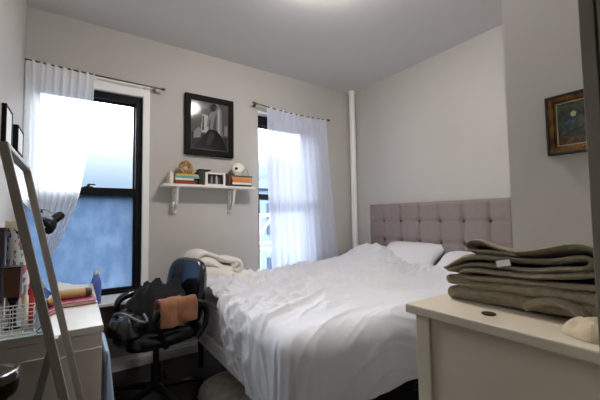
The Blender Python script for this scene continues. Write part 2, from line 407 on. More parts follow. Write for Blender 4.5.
# ------------------------------------------------------------------ curtains and rods
def rod(label, p0, p1, sag, brs):
    n = 14; p0 = Vector(p0); p1 = Vector(p1)
    root = thing('curtain_rod', label, 'curtain rod', (p0 + p1) / 2)
    pts = []
    for i in range(n + 1):
        t = i / n; p = p0.lerp(p1, t); p.z -= sag * 4 * t * (1 - t); pts.append(p)
    B().tube(pts, 0.0065, 10).build('pole', 'rod', root, smooth=True)
    d = (p1 - p0).normalized()
    for p, s in ((p0, -1), (p1, 1)):
        if s < 0 and p.x < -0.25: continue
        B().cyl(p, p + d * s * 0.012, 0.011).sph(p + d * s * 0.024, 0.014).build('finial', 'rod', root, smooth='auto')
    for t in brs:
        p = p0.lerp(p1, t); p.z -= sag * 4 * t * (1 - t)
        B().cyl((p.x, p.y, p.z), (p.x, YB - 0.0005, p.z), 0.005).cyl((p.x, YB - 0.006, p.z), (p.x, YB - 0.0005, p.z), 0.017).build('bracket', 'rod', root, smooth='auto')
    return root
rod('thin metal curtain rod over the left corner window', (-0.322, 2.93, 2.322), (0.575, 2.93, 2.300), 0.006, (0.03, 0.955))
rod('thin metal curtain rod sagging over the window beside the bed', (1.475, 2.93, 2.345), (2.405, 2.93, 2.318), 0.022, (0.02, 0.98))

def curtain(name, label, edge, folds, amp, y0, mat_, ztop, zbot, seed, nu=150, nv=70):
    """edge(t) -> (left x, right x) at t=0 top .. 1 hem"""
    def fn(u, v):
        xl, xr = edge(v)
        uu = u + 0.018 * nz(u * 9, v * 2, seed)
        x = xl + (xr - xl) * uu
        gather = 0.55 + 0.45 * sm(0, 0.12, v)
        y = y0 + gather * amp * (math.sin(uu * folds * 2 * PI + 1.3 * nz(u * 3, v * 1.5, seed)) + 0.55 * math.sin(uu * folds * 3.7 * PI + seed) + 0.6 * nz(uu * 14, v * 3, seed + 5))
        z = ztop(u) + (zbot - ztop(u)) * v + 0.006 * nz(u * 12, 1, seed) * v
        return (x, min(y, 2.985 - 0.0), z)
    o = B().grid(fn, nu, nv).build(name, mat_, smooth=True, recalc=False)
    return tag(o, label, 'curtain')
def e1(t):
    if t < 0.12: r = 0.10 - 0.010 * (t / 0.12)
    elif t < 0.60: r = 0.09 - 0.075 * ((t - 0.12) / 0.48) ** 1.5
    else: r = 0.015 - 0.22 * ((t - 0.60) / 0.40) ** 1.2
    l = -0.31 + 0.02 * t
    return l, max(r, l + 0.07)
curtain('sheer_curtain', 'white sheer curtain swept aside at the left corner window above the desk', e1, 9, 0.012, 2.925, 'sheer', lambda u: 2.328 - 0.02 * u, 0.78, 1.7)
curtain('sheer_curtain', 'full-length bluish white sheer curtain hanging straight beside the bed', lambda t: (1.60 + 0.05 * t - 0.02 * math.sin(t * 3), 2.385 + 0.16 * t ** 1.2), 11, 0.016, 2.925, 'sheer_blue',
        lambda u: 2.350 - 0.088 * 4 * (0.13 + 0.85 * u) * (1 - (0.13 + 0.85 * u)) * 0.25 - 0.03 * u, 0.50, 4.2)

# ------------------------------------------------------------------ riser pipe in the corner
rp = thing('heating_pipe', 'white floor-to-ceiling heating pipe in the corner beside the headboard', 'pipe', (2.81, 2.935, 0))
B().cyl((2.81, 2.935, 0.0), (2.81, 2.935, ZC), 0.036, seg=28).build('pipe', 'trim', rp, smooth='auto')
B().lathe([(0.037, 0), (0.048, 0.0), (0.048, 0.012), (0.042, 0.024), (0.037, 0.024)], (2.81, 2.935, ZC - 0.024)).build('ceiling_collar', 'trim', rp, smooth='auto')

# ------------------------------------------------------------------ ceiling lamp (just above the frame)
cl = thing('ceiling_lamp', 'warm round ceiling lamp above the bed, just above the top of the photo', 'lamp', (1.24, 1.46, ZC))
B().cyl((1.24, 1.46, ZC - 0.02), (1.24, 1.46, ZC), 0.125, seg=40).build('mount', 'white_plastic', cl, smooth='auto')
B().lathe([(0.118, -0.02), (0.116, -0.04), (0.098, -0.068), (0.06, -0.086), (0.0, -0.093)], (1.24, 1.46, ZC), seg=40).build('shade', 'lamp_glow', cl, smooth=True)

# ------------------------------------------------------------------ bed
BX0, BX1, BY0, BY1 = 0.79, 2.79, 1.22, 2.73
bed = thing('bed', 'queen bed with a tufted mauve-grey headboard against the right wall', 'bed', (1.8, 1.98, 0))
hb_y0, hb_y1, hb_z0, hb_z1 = 1.16, 2.682, 0.25, 1.316
cols = [2.472 - 0.2255 * k for k in range(6)]; rows = [1.130, 0.930, 0.730]
def hbf(u, v):
    y = hb_y0 + (hb_y1 - hb_y0) * u; z = hb_z0 + (hb_z1 - hb_z0) * v
    cu = (y - cols[0]) / 0.2255; cv = (z - rows[0]) / 0.2
    du = abs(cu - round(cu)) * 0.2255; dv = abs(cv - round(cv)) * 0.2
    if z > rows[0] + 0.1: dv = 0.1
    edge = min(y - hb_y0, hb_y1 - y, hb_z1 - z)
    inb = cols[-1] - 0.12 < y < cols[0] + 0.12
    h = 0.030
    if y <= cols[0] + 0.02: h -= 0.013 * math.exp(-(du / 0.013) ** 2)
    h -= 0.007 * math.exp(-(dv / 0.016) ** 2)
    if inb and z < rows[0] + 0.09: h -= 0.020 * math.exp(-((du * du + dv * dv) / 0.026 ** 2))
    h += 0.004 * math.sin(PI * min(1, du / 0.11)) 
    h *= sm(-0.008, 0.028, edge)
    return (2.855 - 0.035 - h, y, z)
hb = B().grid(hbf, 150, 100)
hb.box((2.82, hb_y0, hb_z0), (2.858, hb_y1, hb_z1), bev=0.006)
hb = hb.build('headboard', 'headboard', bed, smooth='auto')
for y in cols:
    for z in rows:
        B().sph((2.811, y, z), (0.008, 0.012, 0.012), seg=12, rings=8).build('button', 'button', hb, smooth=True)
B().box((BX0 - 0.024, BY0 + 0.02, 0.270), (BX0 + 0.003, BY1, 0.358), bev=0.006).build('foot_rail', 'white_wood', bed)
for y0 in (BY0 + 0.002, BY1 - 0.022):
    B().box((BX0 + 0.024, y0, 0.275), (2.80, y0 + 0.02, 0.352), bev=0.004).build('side_rail', 'black' if y0 < 2 else 'white_wood', bed)
sl = B()
for k in range(12):
    x = BX0 + 0.08 + k * 0.16; sl.box((x, BY0 + 0.024, 0.325), (x + 0.07, BY1 - 0.024, 0.349))
sl.build('slat_base', 'white_wood', bed)
for x in (BX0 + 0.03, 2.70):
    for y in (BY0 + 0.05, BY1 - 0.05):
        B().cyl((x + 0.025, y, 0.0), (x + 0.025, y, 0.275), 0.02, 0.026, seg=14).build('leg', 'black', bed, smooth='auto')

mt = B()
def matf(u, v):   # rounded-box side wall following a superellipse, with quilting seams
    a = u * 2 * PI; n_ = 14
    ca, sa = math.cos(a), math.sin(a)
    k = (abs(ca) ** n_ + abs(sa) ** n_) ** (-1 / n_)
    z = 0.356 + 0.244 * v
    e = min(v, 1 - v); ins = 0.03 * (1 - math.sqrt(max(0, 1 - (1 - min(1, e / 0.12)) ** 2)))
    band = 0.005 * (math.exp(-((v - 0.17) / 0.025) ** 2) + math.exp(-((v - 0.83) / 0.025) ** 2) + math.exp(-((v - 0.5) / 0.02) ** 2))
    return (1.795 + (1.0 - ins - band) * ca * k, 1.975 + (0.752 - ins - band) * sa * k, z)
mt.grid(matf, 240, 24)
mt.poly([matf(i / 240, 1) for i in range(240)], (0, 0, 0.001)); mt.poly([matf(i / 240, 0) for i in range(240)], (0, 0, 0.001))
o = mt.build('mattress', 'mattress', smooth='auto'); tag(o, 'thick cream mattress on the bed, bare at its far foot corner', 'mattress')
B().tube([(1.795 + 0.99 * c, 1.975 + 0.742 * s, 0.597) for c, s in [(lambda a: (lambda k: (math.cos(a) * k, math.sin(a) * k))((abs(math.cos(a)) ** 14 + abs(math.sin(a)) ** 14) ** (-1 / 14)))(2 * PI * i / 200) for i in range(200)]], 0.006, 8, closed=True).build('piping', 'mattress', o, smooth=True)

# duvet: a flat cloth draped over the rounded mattress block
DX0, DX1, DY0, DY1, RC = 0.765, 2.80, 1.185, 2.745, 0.13
def top_h(x, y):
    h = 0.655
    # raised mound towards the far head corner where the bedding is bunched over the pillows
    d = ((x - 2.60) / (0.31 if x < 2.60 else 0.27)) ** 2 + ((y - 2.53) / (0.30 if y > 2.53 else 0.36)) ** 2
    h += 0.190 * math.exp(-d * 1.0) + 0.012 * math.exp(-(((x - 2.60) / 0.07) ** 2 + ((y - 2.47) / 0.10) ** 2))
    h += 0.09 * sm(2.0, 2.7, x) * sm(2.75, 2.0, y) 
    h += 0.035 * math.exp(-(((x - 1.5) / 0.6) ** 2 + ((y - 1.9) / 0.45) ** 2))
    h += 0.045 * math.exp(-(((x - 0.95) / 0.16) ** 2 + ((y - 2.40) / 0.25) ** 2))
    h -= 0.02 * sm(2.3, 2.72, y) * sm(2.2, 1.6, x)
    return h
def wr(x, y):
    """wrinkle height: long soft folds running along the bed plus fine crumple"""
    wx = x + 0.10 * nz(x * 1.7, y * 1.7, 3.1); wy = y + 0.12 * nz(x * 1.5, y * 1.5, 8.2)
    ang = 0.42 - 0.25 * sm(1.2, 2.4, x)
    p = wx * math.cos(ang) + wy * math.sin(ang); q = -wx * math.sin(ang) + wy * math.cos(ang)
    fine_ = sm(1.40, 1.85, y) * (0.5 + 0.5 * sm(0.85, 1.2, x))
    a = max(0, ridge(p * 0.9, q * 4.2, 1.0)) ** 4 * 0.030 + max(0, ridge(p * 1.1 + 3, q * 7.0, 2.0)) ** 7 * 0.022
    b = max(0, ridge(p * 2.2, q * 8.0, 4.0)) ** 3 * 0.026 * (0.4 + 0.7 * fine_)
    c = max(0, ridge(p * 4.5, q * 8.5, 7.0)) ** 3 * 0.034 * (0.2 + 0.9 * fine_)
    d = max(0, ridge(wx * 13, wy * 15, 9.0)) ** 2 * 0.020 * (0.18 + 0.9 * fine_)
    g = max(0, ridge(p * 1.6 + 7, q * 12.0, 5.0)) ** 5 * 0.012
    return (a + b + c + d + g) * (1 - 0.6 * sm(2.15, 2.5, x)) * (0.42 + 0.58 * sm(1.28, 1.75, y))
FO = [(3.0, -0.07), (2.72, -0.055), (2.45, -0.005), (2.25, -0.02), (2.08, -0.015), (1.98, 0.07), (1.92, 0.17), (1.80, 0.27), (1.67, 0.32), (1.40, 0.36), (0.5, 0.36)]
def foot_over(y):  # how far the cloth passes the foot edge
    for (ya, a), (yb, b_) in zip(FO, FO[1:]):
        if y >= yb: return b_ + (a - b_) * sm(0, 1, (y - yb) / (ya - yb)) + 0.02 * nz(y * 9, 2.0)
    return 0.36
def drape(X, Y):
    """flat cloth point -> draped point"""
    # nearest point on the rounded rectangle of the mattress top
    cx0, cx1, cy0, cy1 = DX0 + RC, 99, DY0 + RC, 99
    dx = min(0, X - cx0); dy = min(0, Y - cy0)
    dist = math.hypot(dx, dy)
    nx, ny = (dx / dist, dy / dist) if dist > 1e-9 else (0, 0)
    over = dist - RC
    if over <= -0.10:
        return Vector((X, Y, top_h(X, Y) + wr(X, Y)))
    # shoulder then hang
    px, py = X - nx * (over + 0.10), Y - ny * (over + 0.10)
    s = over + 0.10; R_ = 0.11; arc = R_ * PI / 2
    zt = top_h(max(px, DX0 + 0.05), max(py, DY0 + 0.05))
    if s < arc:
        t = s / R_; out = R_ * math.sin(t); dz = R_ * (1 - math.cos(t))
    else:
        out = R_; dz = R_ + (s - arc)
    hang = sm(0.05, 0.35, s)
    along = px * 1.0 - py * 1.0 if dx and dy else (py if dx else px)
    th = math.atan2(ny, nx)
    u = (px - py) + 0.35 * th
    fold = 0.024 * math.sin(u * 17 + 2.2 * nz(u * 3, s * 2, 5)) + 0.016 * math.sin(u * 37 + 3 * nz(u * 5, s * 3, 6)) + 0.025 * nz(u * 7, s * 2.5, 2)
    fold *= 0.35 if dx and not dy else (0.22 if not dx else 0.42)
    out += hang * (fold + 0.006) + wr(X * 1.0, Y * 1.0) * (0.30 if dy else 0.6)
    zz = zt - dz + wr(X, Y) * (1 - hang)
    return Vector((px + nx * out, py + ny * out, zz))
NU, NV = 330, 270
def duv(u, v):
    Y = 2.742 - v * (2.742 - 0.86 + 0.02 * nz(u * 8, 3))
    yy = max(Y, DY0)
    fo = foot_over(yy)
    if Y < DY0 + 0.1: fo = min(fo, 0.40)
    xs_ = DX0 - fo
    X = 2.70 + (xs_ - 2.70) * u
    # head-side edge of the duvet leaves the near pillow uncovered
    X -= (1 - u) * 0.12 * sm(2.15, 1.7, Y)
    p = drape(X, Y)
    if p.z < 0.20: p.z = 0.20 + (p.z - 0.20) * 0.15
    e = min(v, u if False else 1) 
    return p
dv = B().grid(duv, NU, NV)
o = dv.build('duvet', 'linen', smooth=True, recalc=False); tag(o, 'large rumpled white duvet spread over the bed and hanging down the near side', 'duvet')
md = o.modifiers.new('thick', 'SOLIDIFY'); md.thickness = 0.012; md.offset = -1

# pillows
def pillow(label, c, size, rot):
    R_ = rot
    def f(u, v, sgn):
        a = u * 2 - 1; b = v * 2 - 1
        t = (1 - abs(a) ** 3.2) ** 0.5 * (1 - abs(b) ** 3.2) ** 0.5 if abs(a) < 1 and abs(b) < 1 else 0
        k = 1 - 0.07 * (1 - abs(b)) * abs(a) ** 6 - 0.0
        k2 = 1 - 0.07 * (1 - abs(a)) * abs(b) ** 6
        w = Vector((a * size[0] / 2 * k, b * size[1] / 2 * k2, sgn * t * size[2] / 2 + 0.008 * nz(a * 3 + c[0], b * 3 + c[1], sgn) * t + 0.006 * ridge(a * 5, b * 4, c[1]) * t))
        return R_ @ w + Vector(c)
    b = B(); b.grid(lambda u, v: f(u, v, 1), 40, 30); b.grid(lambda u, v: f(u, v, -1), 40, 30)
    bmesh.ops.remove_doubles(b.bm, verts=b.bm.verts, dist=1e-5)
    o = b.build('pillow', 'pillow', smooth=True); return tag(o, label, 'pillow', 'pillows on the bed')
def prot(lean, yaw=0): return Matrix.Rotation(yaw, 3, 'Z') @ Matrix.Rotation(lean, 3, 'Y') @ Matrix.Rotation(PI / 2, 3, 'Z')
pillow('white pillow leaning on the headboard, partly under the raised duvet', (2.665, 2.075, 0.775), (0.66, 0.44, 0.15), prot(-0.62))
pillow('white pillow lying at the near end of the headboard behind the taupe blanket', (2.64, 1.44, 0.745), (0.58, 0.44, 0.15), prot(-0.45, 0.06))

# folded cream blanket rolled up on the far foot corner of the bed: thick ribbons extruded front to back
def ribbon(b, prof, y0, y1, th, mi=0, ny=18, wob=0.006, seed=0, axis='y', edge=0.012, droop=0.0):
    """A folded fabric layer: profile polyline (p,z) given thickness th, extruded along an axis with soft wobble."""
    pts = [Vector((p[0], p[1])) for p in prof]
    # Catmull-Rom resample
    fine = []
    for i in range(len(pts) - 1):
        p0 = pts[max(i - 1, 0)]; p1 = pts[i]; p2 = pts[i + 1]; p3 = pts[min(i + 2, len(pts) - 1)]
        for k in range(8):
            t = k / 8
            fine.append(0.5 * ((2 * p1) + (p2 - p0) * t + (2 * p0 - 5 * p1 + 4 * p2 - p3) * t * t + (3 * p1 - p0 - 3 * p2 + p3) * t ** 3))
    fine.append(pts[-1]); n = len(fine)
    left = []; right = []
    for i, p in enumerate(fine):
        t = (fine[min(i + 1, n - 1)] - fine[max(i - 1, 0)]).normalized(); nn = Vector((-t.y, t.x))
        left.append(p + nn * th / 2); right.append(p - nn * th / 2)
    tE = (fine[-1] - fine[-2]).normalized(); tS = (fine[0] - fine[1]).normalized()
    def cap(c, t):
        nn = Vector((-t.y, t.x)); return [c + (nn * math.cos(a) + t * math.sin(a)) * th / 2 for a in (PI * k / 6 for k in range(1, 6))]
    loop = left + cap(fine[-1], tE) + right[::-1] + cap(fine[0], tS)
    m = len(loop); cen = sum(loop, Vector((0, 0))) / m
    lens = [0]
    for i in range(1, m): lens.append(lens[-1] + (loop[i] - loop[i - 1]).length)
    rings = []
    for j in range(ny + 1):
        s = j / ny; y = y0 + (y1 - y0) * s
        ring = []
        for i, p in enumerate(loop):
            # round the selvedge
            e = min(s, 1 - s) * abs(y1 - y0)
            sh = 0
            if e < edge: sh = (1 - math.sqrt(max(0, 1 - (1 - e / edge) ** 2)))
            c = fine[min(n - 1, max(0, i if i < n else (m - 1 - i)))]
            q = p.lerp(c, 0.75 * sh) if i < n or (n + 4 < i < m - 5) else p
            w = wob * Vector((nz(p.x * 9 + seed, p.y * 9, y * 7), nz(p.x * 8, p.y * 8 + seed, y * 6 + 4)))
            q = q + w - Vector((0, droop * s))
            yy = y + 0.012 * nz(lens[i] * 5, seed, s * 0.5)
            ring.append(b.bm.verts.new(Vector((q.x, yy, q.y)) if axis == 'y' else Vector((yy, q.x, q.y))))
        rings.append(ring)
    fs = []
    for a, c in zip(rings, rings[1:]):
        for k in range(m): fs.append(b.bm.faces.new((a[k], a[(k + 1) % m], c[(k + 1) % m], c[k])))
    # close the ends as quad strips between the two sides
    for ring in (rings[0], rings[-1]):
        for i in range(n - 1):
            fs.append(b.bm.faces.new((ring[i], ring[i + 1], ring[n + 5 + (n - 1 - i) - 1], ring[n + 5 + (n - 1 - i)])))
        fs.append(b.bm.faces.new(ring[n - 1:n + 6])); fs.append(b.bm.faces.new(ring[2 * n + 4:] + [ring[0]]))
    b._fin([v for r in rings for v in r], mi, fs)

rb = B()
ribbon(rb, [(0.735, 0.80), (0.755, 0.87), (0.80, 0.910), (0.86, 0.905), (0.945, 0.865), (1.03, 0.845), (1.105, 0.832), (1.122, 0.785), (1.075, 0.765), (1.045, 0.79), (1.07, 0.812)], 2.50, 2.82, 0.042, wob=0.014, seed=3, edge=0.02)
ribbon(rb, [(0.76, 0.76), (0.80, 0.84), (0.87, 0.845), (0.94, 0.79), (1.02, 0.765)], 2.49, 2.80, 0.075, wob=0.02, seed=8, edge=0.03)
ribbon(rb, [(0.80, 0.72), (0.84, 0.765), (0.93, 0.75), (1.02, 0.725), (1.10, 0.70), (1.19, 0.685)], 2.44, 2.78, 0.085, wob=0.022, seed=12, edge=0.035)
o = rb.build('rolled_blanket', 'cream_blanket', smooth=True); tag(o, 'cream blanket rolled and piled on the far foot corner of the bed', 'blanket')

# ------------------------------------------------------------------ under the bed
ub = thing('storage_bag', 'milky plastic storage bag with a black valve lying under the foot of the bed', 'storage bag', (0.88, 2.02, 0))
def bagf(u, v):
    a = u * 2 - 1; b_ = v * 2 - 1
    e = (1 - abs(a) ** 5) * (1 - abs(b_) ** 5)
    return (0.93 + a * 0.25 + 0.012 * nz(b_ * 4, 1), 2.04 + b_ * 0.24 + 0.15 * a * 0.2, 0.004 + 0.135 * max(0, e) ** 0.35 + 0.012 * ridge(a * 3, b_ * 3, 2) * e)
bg = B().grid(bagf, 40, 40); bg.poly([(0.68, 1.77, 0.002), (1.18, 1.83, 0.002), (1.18, 2.31, 0.002), (0.68, 2.25, 0.002)], (0, 0, 0.002))
bg.build('bag', 'poly_bag', ub, smooth='auto')
vv = B().cyl((0.90, 1.97, 0.132), (0.90, 1.97, 0.156), 0.036, 0.03, seg=24).lathe([(0.024, 0), (0.030, 0.0), (0.030, 0.012), (0.024, 0.012)], (0.90, 1.97, 0.150))
vv.build('valve', 'black', ub, smooth='auto')
sb = thing('storage_bin', 'dark under-bed storage bin with a metal label holder on the near side', 'storage bin', (1.62, 1.42, 0))
B().box((1.28, 1.225, 0.004), (1.95, 1.62, 0.262), bev=0.012).build('bin', 'black', sb)
lh = B().box((1.598, 1.219, 0.19), (1.602, 1.226, 0.235)).box((1.602, 1.219, 0.19), (1.642, 1.226, 0.194)).box((1.602, 1.219, 0.231), (1.642, 1.226, 0.235)).box((1.638, 1.219, 0.194), (1.642, 1.226, 0.231)).box((1.603, 1.223, 0.195), (1.637, 1.226, 0.23), mi=1)
lh.build('label_holder', ['chrome', 'black'], sb)

# ------------------------------------------------------------------ office chair
CH = Matrix.Translation((0.446, 2.350, 0)) @ Matrix.Rotation(math.radians(196), 4, 'Z')   # local +x is the way the seat faces
ch = thing('office_chair', 'black leather office chair between the desk and the bed, heaped with clothes', 'chair', (0.416, 2.344, 0))
def cushion(b, cx, cy, z0, hx, hy, th, puff=0.0, n=3.6):
    def f(u, v, s):
        a = u * 2 * PI; r = v
        ca, sa = math.cos(a), math.sin(a); k = (abs(ca) ** n + abs(sa) ** n) ** (-1 / n)
        x = ca * k * r * hx; y = sa * k * r * hy
        e = (1 - r ** 6) ** 0.5
        pf = puff * (math.cos(3 * PI * y / hy / 1.0) * 0.5 + 0.5) * sm(0.1, 0.9, x / hx)
        return Vector((cx + x + (pf * 0.6 if s > 0 else pf * 0.6), cy + y, z0 + s * (th / 2 * e) + (pf * e if s > 0 else 0)))
    b.grid(lambda u, v: f(u, 1 - v, 1), 72, 16); b.grid(lambda u, v: f(u, v, -1), 72, 16)
    return b
cb = cushion(B(), 0.0, 0.0, 0.455, 0.255, 0.25, 0.11, 0.022)
for v in cb.bm.verts: v.co = CH @ v.co
cb.build('seat', 'leather', ch, smooth=True)
def backf(u, v, s):
    a = u * 2 * PI; n = 4.6
    ca, sa = math.cos(a), math.sin(a); k = (abs(ca) ** n + abs(sa) ** n) ** (-1 / n)
    y = ca * k * v * 0.235; z = sa * k * v * 0.23
    e = (1 - v ** 5) ** 0.5
    y *= 1 - 0.06 * sm(0, 0.25, z) 
    curve = 0.9 * y * y + 0.35 * z * z
    bul = 0.015 * math.exp(-((z + 0.09) / 0.08) ** 2)
    lean = 0.16 * z
    x = -0.245 - lean + curve + (s * 0.042 * e + (bul if s > 0 else 0))
    return CH @ Vector((x, y, 0.67 + z))
bk = B(); bk.grid(lambda u, v: backf(u, 1 - v, 1), 72, 18); bk.grid(lambda u, v: backf(u, v, -1), 72, 18)
bk.build('backrest', 'leather', ch, smooth=True)
B(CH).tube([(-0.27, 0, 0.66), (-0.30, 0, 0.52), (-0.24, 0, 0.40), (-0.05, 0, 0.385)], 0.024, 12).build('back_support', 'plastic', ch, smooth='auto')
for s in (1, -1):
    y = 0.262 * s
    pts = [(-0.14, y * 0.94, 0.42), (-0.19, y, 0.49), (-0.20, y * 1.03, 0.58), (-0.16, y * 1.04, 0.64), (-0.06, y * 1.04, 0.665), (0.06, y * 1.03, 0.662), (0.125, y * 1.02, 0.635), (0.14, y, 0.585), (0.10, y * 0.97, 0.52), (0.06, y * 0.93, 0.42)]
    fine = []
    for i in range(len(pts) - 1):
        P = [Vector(pts[max(i - 1, 0)]), Vector(pts[i]), Vector(pts[i + 1]), Vector(pts[min(i + 2, len(pts) - 1)])]
        for k in range(5):
            t = k / 5; fine.append(0.5 * ((2 * P[1]) + (P[2] - P[0]) * t + (2 * P[0] - 5 * P[1] + 4 * P[2] - P[3]) * t * t + (3 * P[1] - P[0] - 3 * P[2] + P[3]) * t ** 3))
    fine.append(Vector(pts[-1]))
    rad = [0.017 + 0.009 * math.exp(-((i - 24) / 9) ** 2) for i in range(len(fine))]
    B(CH).tube(fine, rad, 12).build('armrest', 'leather', ch, smooth='auto')
B(CH).box((-0.13, -0.1, 0.372), (0.13, 0.1, 0.402), bev=0.006).build('mechanism', 'plastic', ch)
B(CH).cyl((0, 0, 0.09), (0, 0, 0.25), 0.03).cyl((0, 0, 0.25), (0, 0, 0.375), 0.018).build('gas_lift', 'plastic', ch, smooth='auto')
B(CH).tube([(0.04, -0.06, 0.385), (0.05, -0.2, 0.375), (0.05, -0.25, 0.372)], 0.006, 8).build('height_lever', 'plastic', ch, smooth='auto')
for k in range(5):
    a = k * 2 * PI / 5 + 0.3; d = Vector((math.cos(a), math.sin(a), 0)); e = d * 0.29
    leg = B(CH).tube([d * 0.02 + Vector((0, 0, 0.105)), d * 0.15 + Vector((0, 0, 0.095)), e + Vector((0, 0, 0.07))], [0.026, 0.021, 0.016], 10).build('base_arm', 'plastic', ch, smooth='auto')
    p = Vector((-d.y, d.x, 0))
    cs = B(CH)
    for q in (-0.014, 0.014): cs.cyl(e + p * (q - 0.007) + Vector((0, 0, 0.026)), e + p * (q + 0.007) + Vector((0, 0, 0.026)), 0.025, seg=18)
    cs.cyl(e + Vector((0, 0, 0.03)), e + Vector((0, 0, 0.075)), 0.007, seg=10).build('caster', 'plastic', leg, smooth='auto')

# clothes on the chair
def heap(name, label, cat, cx, cy, z0, rx, ry, h, m, seed, rotz=0.0, parts=None, lump=0.35):
    def f(u, v):
        a = u * 2 * PI; r = v
        R_ = 1 + 0.16 * nz(math.cos(a) * 1.6 + seed, math.sin(a) * 1.6, seed)
        x = math.cos(a) * r * rx * R_; y = math.sin(a) * r * ry * R_
        hh = h * (1 - r ** 2.6) ** 0.8 * (1 + lump * nz(x * 6 + seed, y * 6, 2)) + 0.028 * max(0, ridge(x * 7 + seed, y * 9, 5)) ** 2 * (1 - r ** 4) + 0.012 * ridge(x * 16, y * 16 + seed, 3) * (1 - r ** 4)
        c, s = math.cos(rotz), math.sin(rotz)
        return Vector((cx + x * c - y * s, cy + x * s + y * c, z0 + max(0, hh)))
    b = B(); b.grid(lambda u, v: f(u, 1 - v), 90, 34); b.poly([f(i / 90, 1) - Vector((0, 0, 0.004)) for i in range(90)], (0, 0, 0.003))
    return tag(b.build(name, m, smooth='auto'), label, cat)
jk = thing('jacket', 'black jacket with a white neck label heaped on the office chair', 'jacket', (0.48, 2.36, 0.51))
def jf(u, v):
    a = u * 2 * PI; r = v
    R_ = 1 + 0.18 * nz(math.cos(a) * 1.6, math.sin(a) * 1.6, 1)
    x = math.cos(a) * r * 0.215 * R_; y = math.sin(a) * r * 0.205 * R_
    hh = 0.19 * (1 - r ** 5) ** 0.75 * (1 + 0.38 * nz(x * 7, y * 7, 2)) + 0.04 * max(0, ridge(x * 8 + y * 3, y * 8 - x * 3, 5)) ** 1.5 * (1 - r ** 4) + 0.022 * ridge(x * 15 + 2 * y, y * 19, 3) * (1 - r ** 4) + 0.035 * max(0, ridge(x * 11 - y * 8, y * 7 + x * 5, 11)) ** 3 * (1 - r ** 4)
    return Vector((0.47 + x, 2.38 + y, 0.505 + max(0, hh)))
jb = B(); jb.grid(lambda u, v: jf(u, 1 - v), 100, 40); jb.poly([jf(i / 100, 1) - Vector((0, 0, 0.004)) for i in range(100)], (0, 0, 0.003))
jb.build('fabric', 'jacket', jk, smooth='auto')
B().box((-0.022, -0.012, -0.0015), (0.022, 0.012, 0.0015)).build('neck_label', 'tag', jk)
jl = jk.children[-1]; jl.location = jf(0.70, 0.62) + Vector((0, -0.006, 0.010)) - Vector((0.48, 2.36, 0.51)); jl.rotation_euler = (0.6, -0.1, 0.2)
bgm = thing('handbag', 'black leather bag with a pale grey strap slumped on the front of the seat', 'bag', (0.255, 2.25, 0.51))
def hbag(u, v):
    a = u * 2 * PI; r = v
    R_ = 1 + 0.14 * nz(math.cos(a) * 1.6 + 5, math.sin(a) * 1.6, 7)
    x = math.cos(a) * r * 0.115 * R_; y = math.sin(a) * r * 0.15 * R_
    hh = 0.095 * (1 - r ** 3) ** 0.6 * (1 + 0.35 * nz(x * 9, y * 9, 4)) + 0.024 * max(0, ridge(x * 9, y * 12, 8)) ** 2 * (1 - r ** 4)
    return Vector((0.262 + x, 2.245 + y, 0.515 + max(0, hh)))
hb_ = B(); hb_.grid(lambda u, v: hbag(u, 1 - v), 80, 30); hb_.poly([hbag(i / 80, 1) - Vector((0, 0, 0.004)) for i in range(80)], (0, 0, 0.003))
hb_.build('body', 'leather', bgm, smooth='auto')
B().tube(spline([(0.19, 2.33, 0.575), (0.20, 2.27, 0.617), (0.235, 2.20, 0.632), (0.275, 2.15, 0.615), (0.32, 2.12, 0.590), (0.355, 2.135, 0.585), (0.345, 2.19, 0.612)]), 0.0075, 8).build('strap', 'grey_strap', bgm, smooth=True)
# folded rust towel over the near armrest: local ribbon over the arm
def over_arm(b, xa, xb, drop_out, drop_in, off, seed, mi=0):
    y = 0.270
    def f(u, v):
        x = xa + (xb - xa) * u + 0.008 * nz(v * 4, seed)
        L1 = drop_in; L2 = drop_out; rr = 0.034 + off; arc = PI * rr
        s = v * (L1 + arc + L2)
        if s < L1: yy, z = y - rr, 0.665 - (L1 - s)
        elif s < L1 + arc:
            t = (s - L1) / rr; yy, z = y - rr * math.cos(t), 0.665 + rr * math.sin(t)
        else: yy, z = y + rr, 0.665 - (s - L1 - arc)
        lo = sm(0.665, 0.55, z)
        yy += 0.010 * lo * math.sin(u * 9 + seed) + 0.008 * nz(u * 5, v * 5, seed); z += 0.006 * nz(u * 4, 3, seed) - 0.012 * lo * (u - 0.5)
        return Vector((x, yy, z))
    b.grid(f, 40, 60, mi)
tw = B(); over_arm(tw, 0.125, -0.11, 0.10, 0.07, 0.0, 1.0); over_arm(tw, 0.13, -0.01, 0.11, 0.06, 0.012, 4.0)
for v in tw.bm.verts: v.co = CH @ v.co
o = tw.build('towel', 'towel', smooth=True, recalc=False, solid=0.011); tag(o, 'rust brown towel folded over the near armrest of the office chair', 'towel')

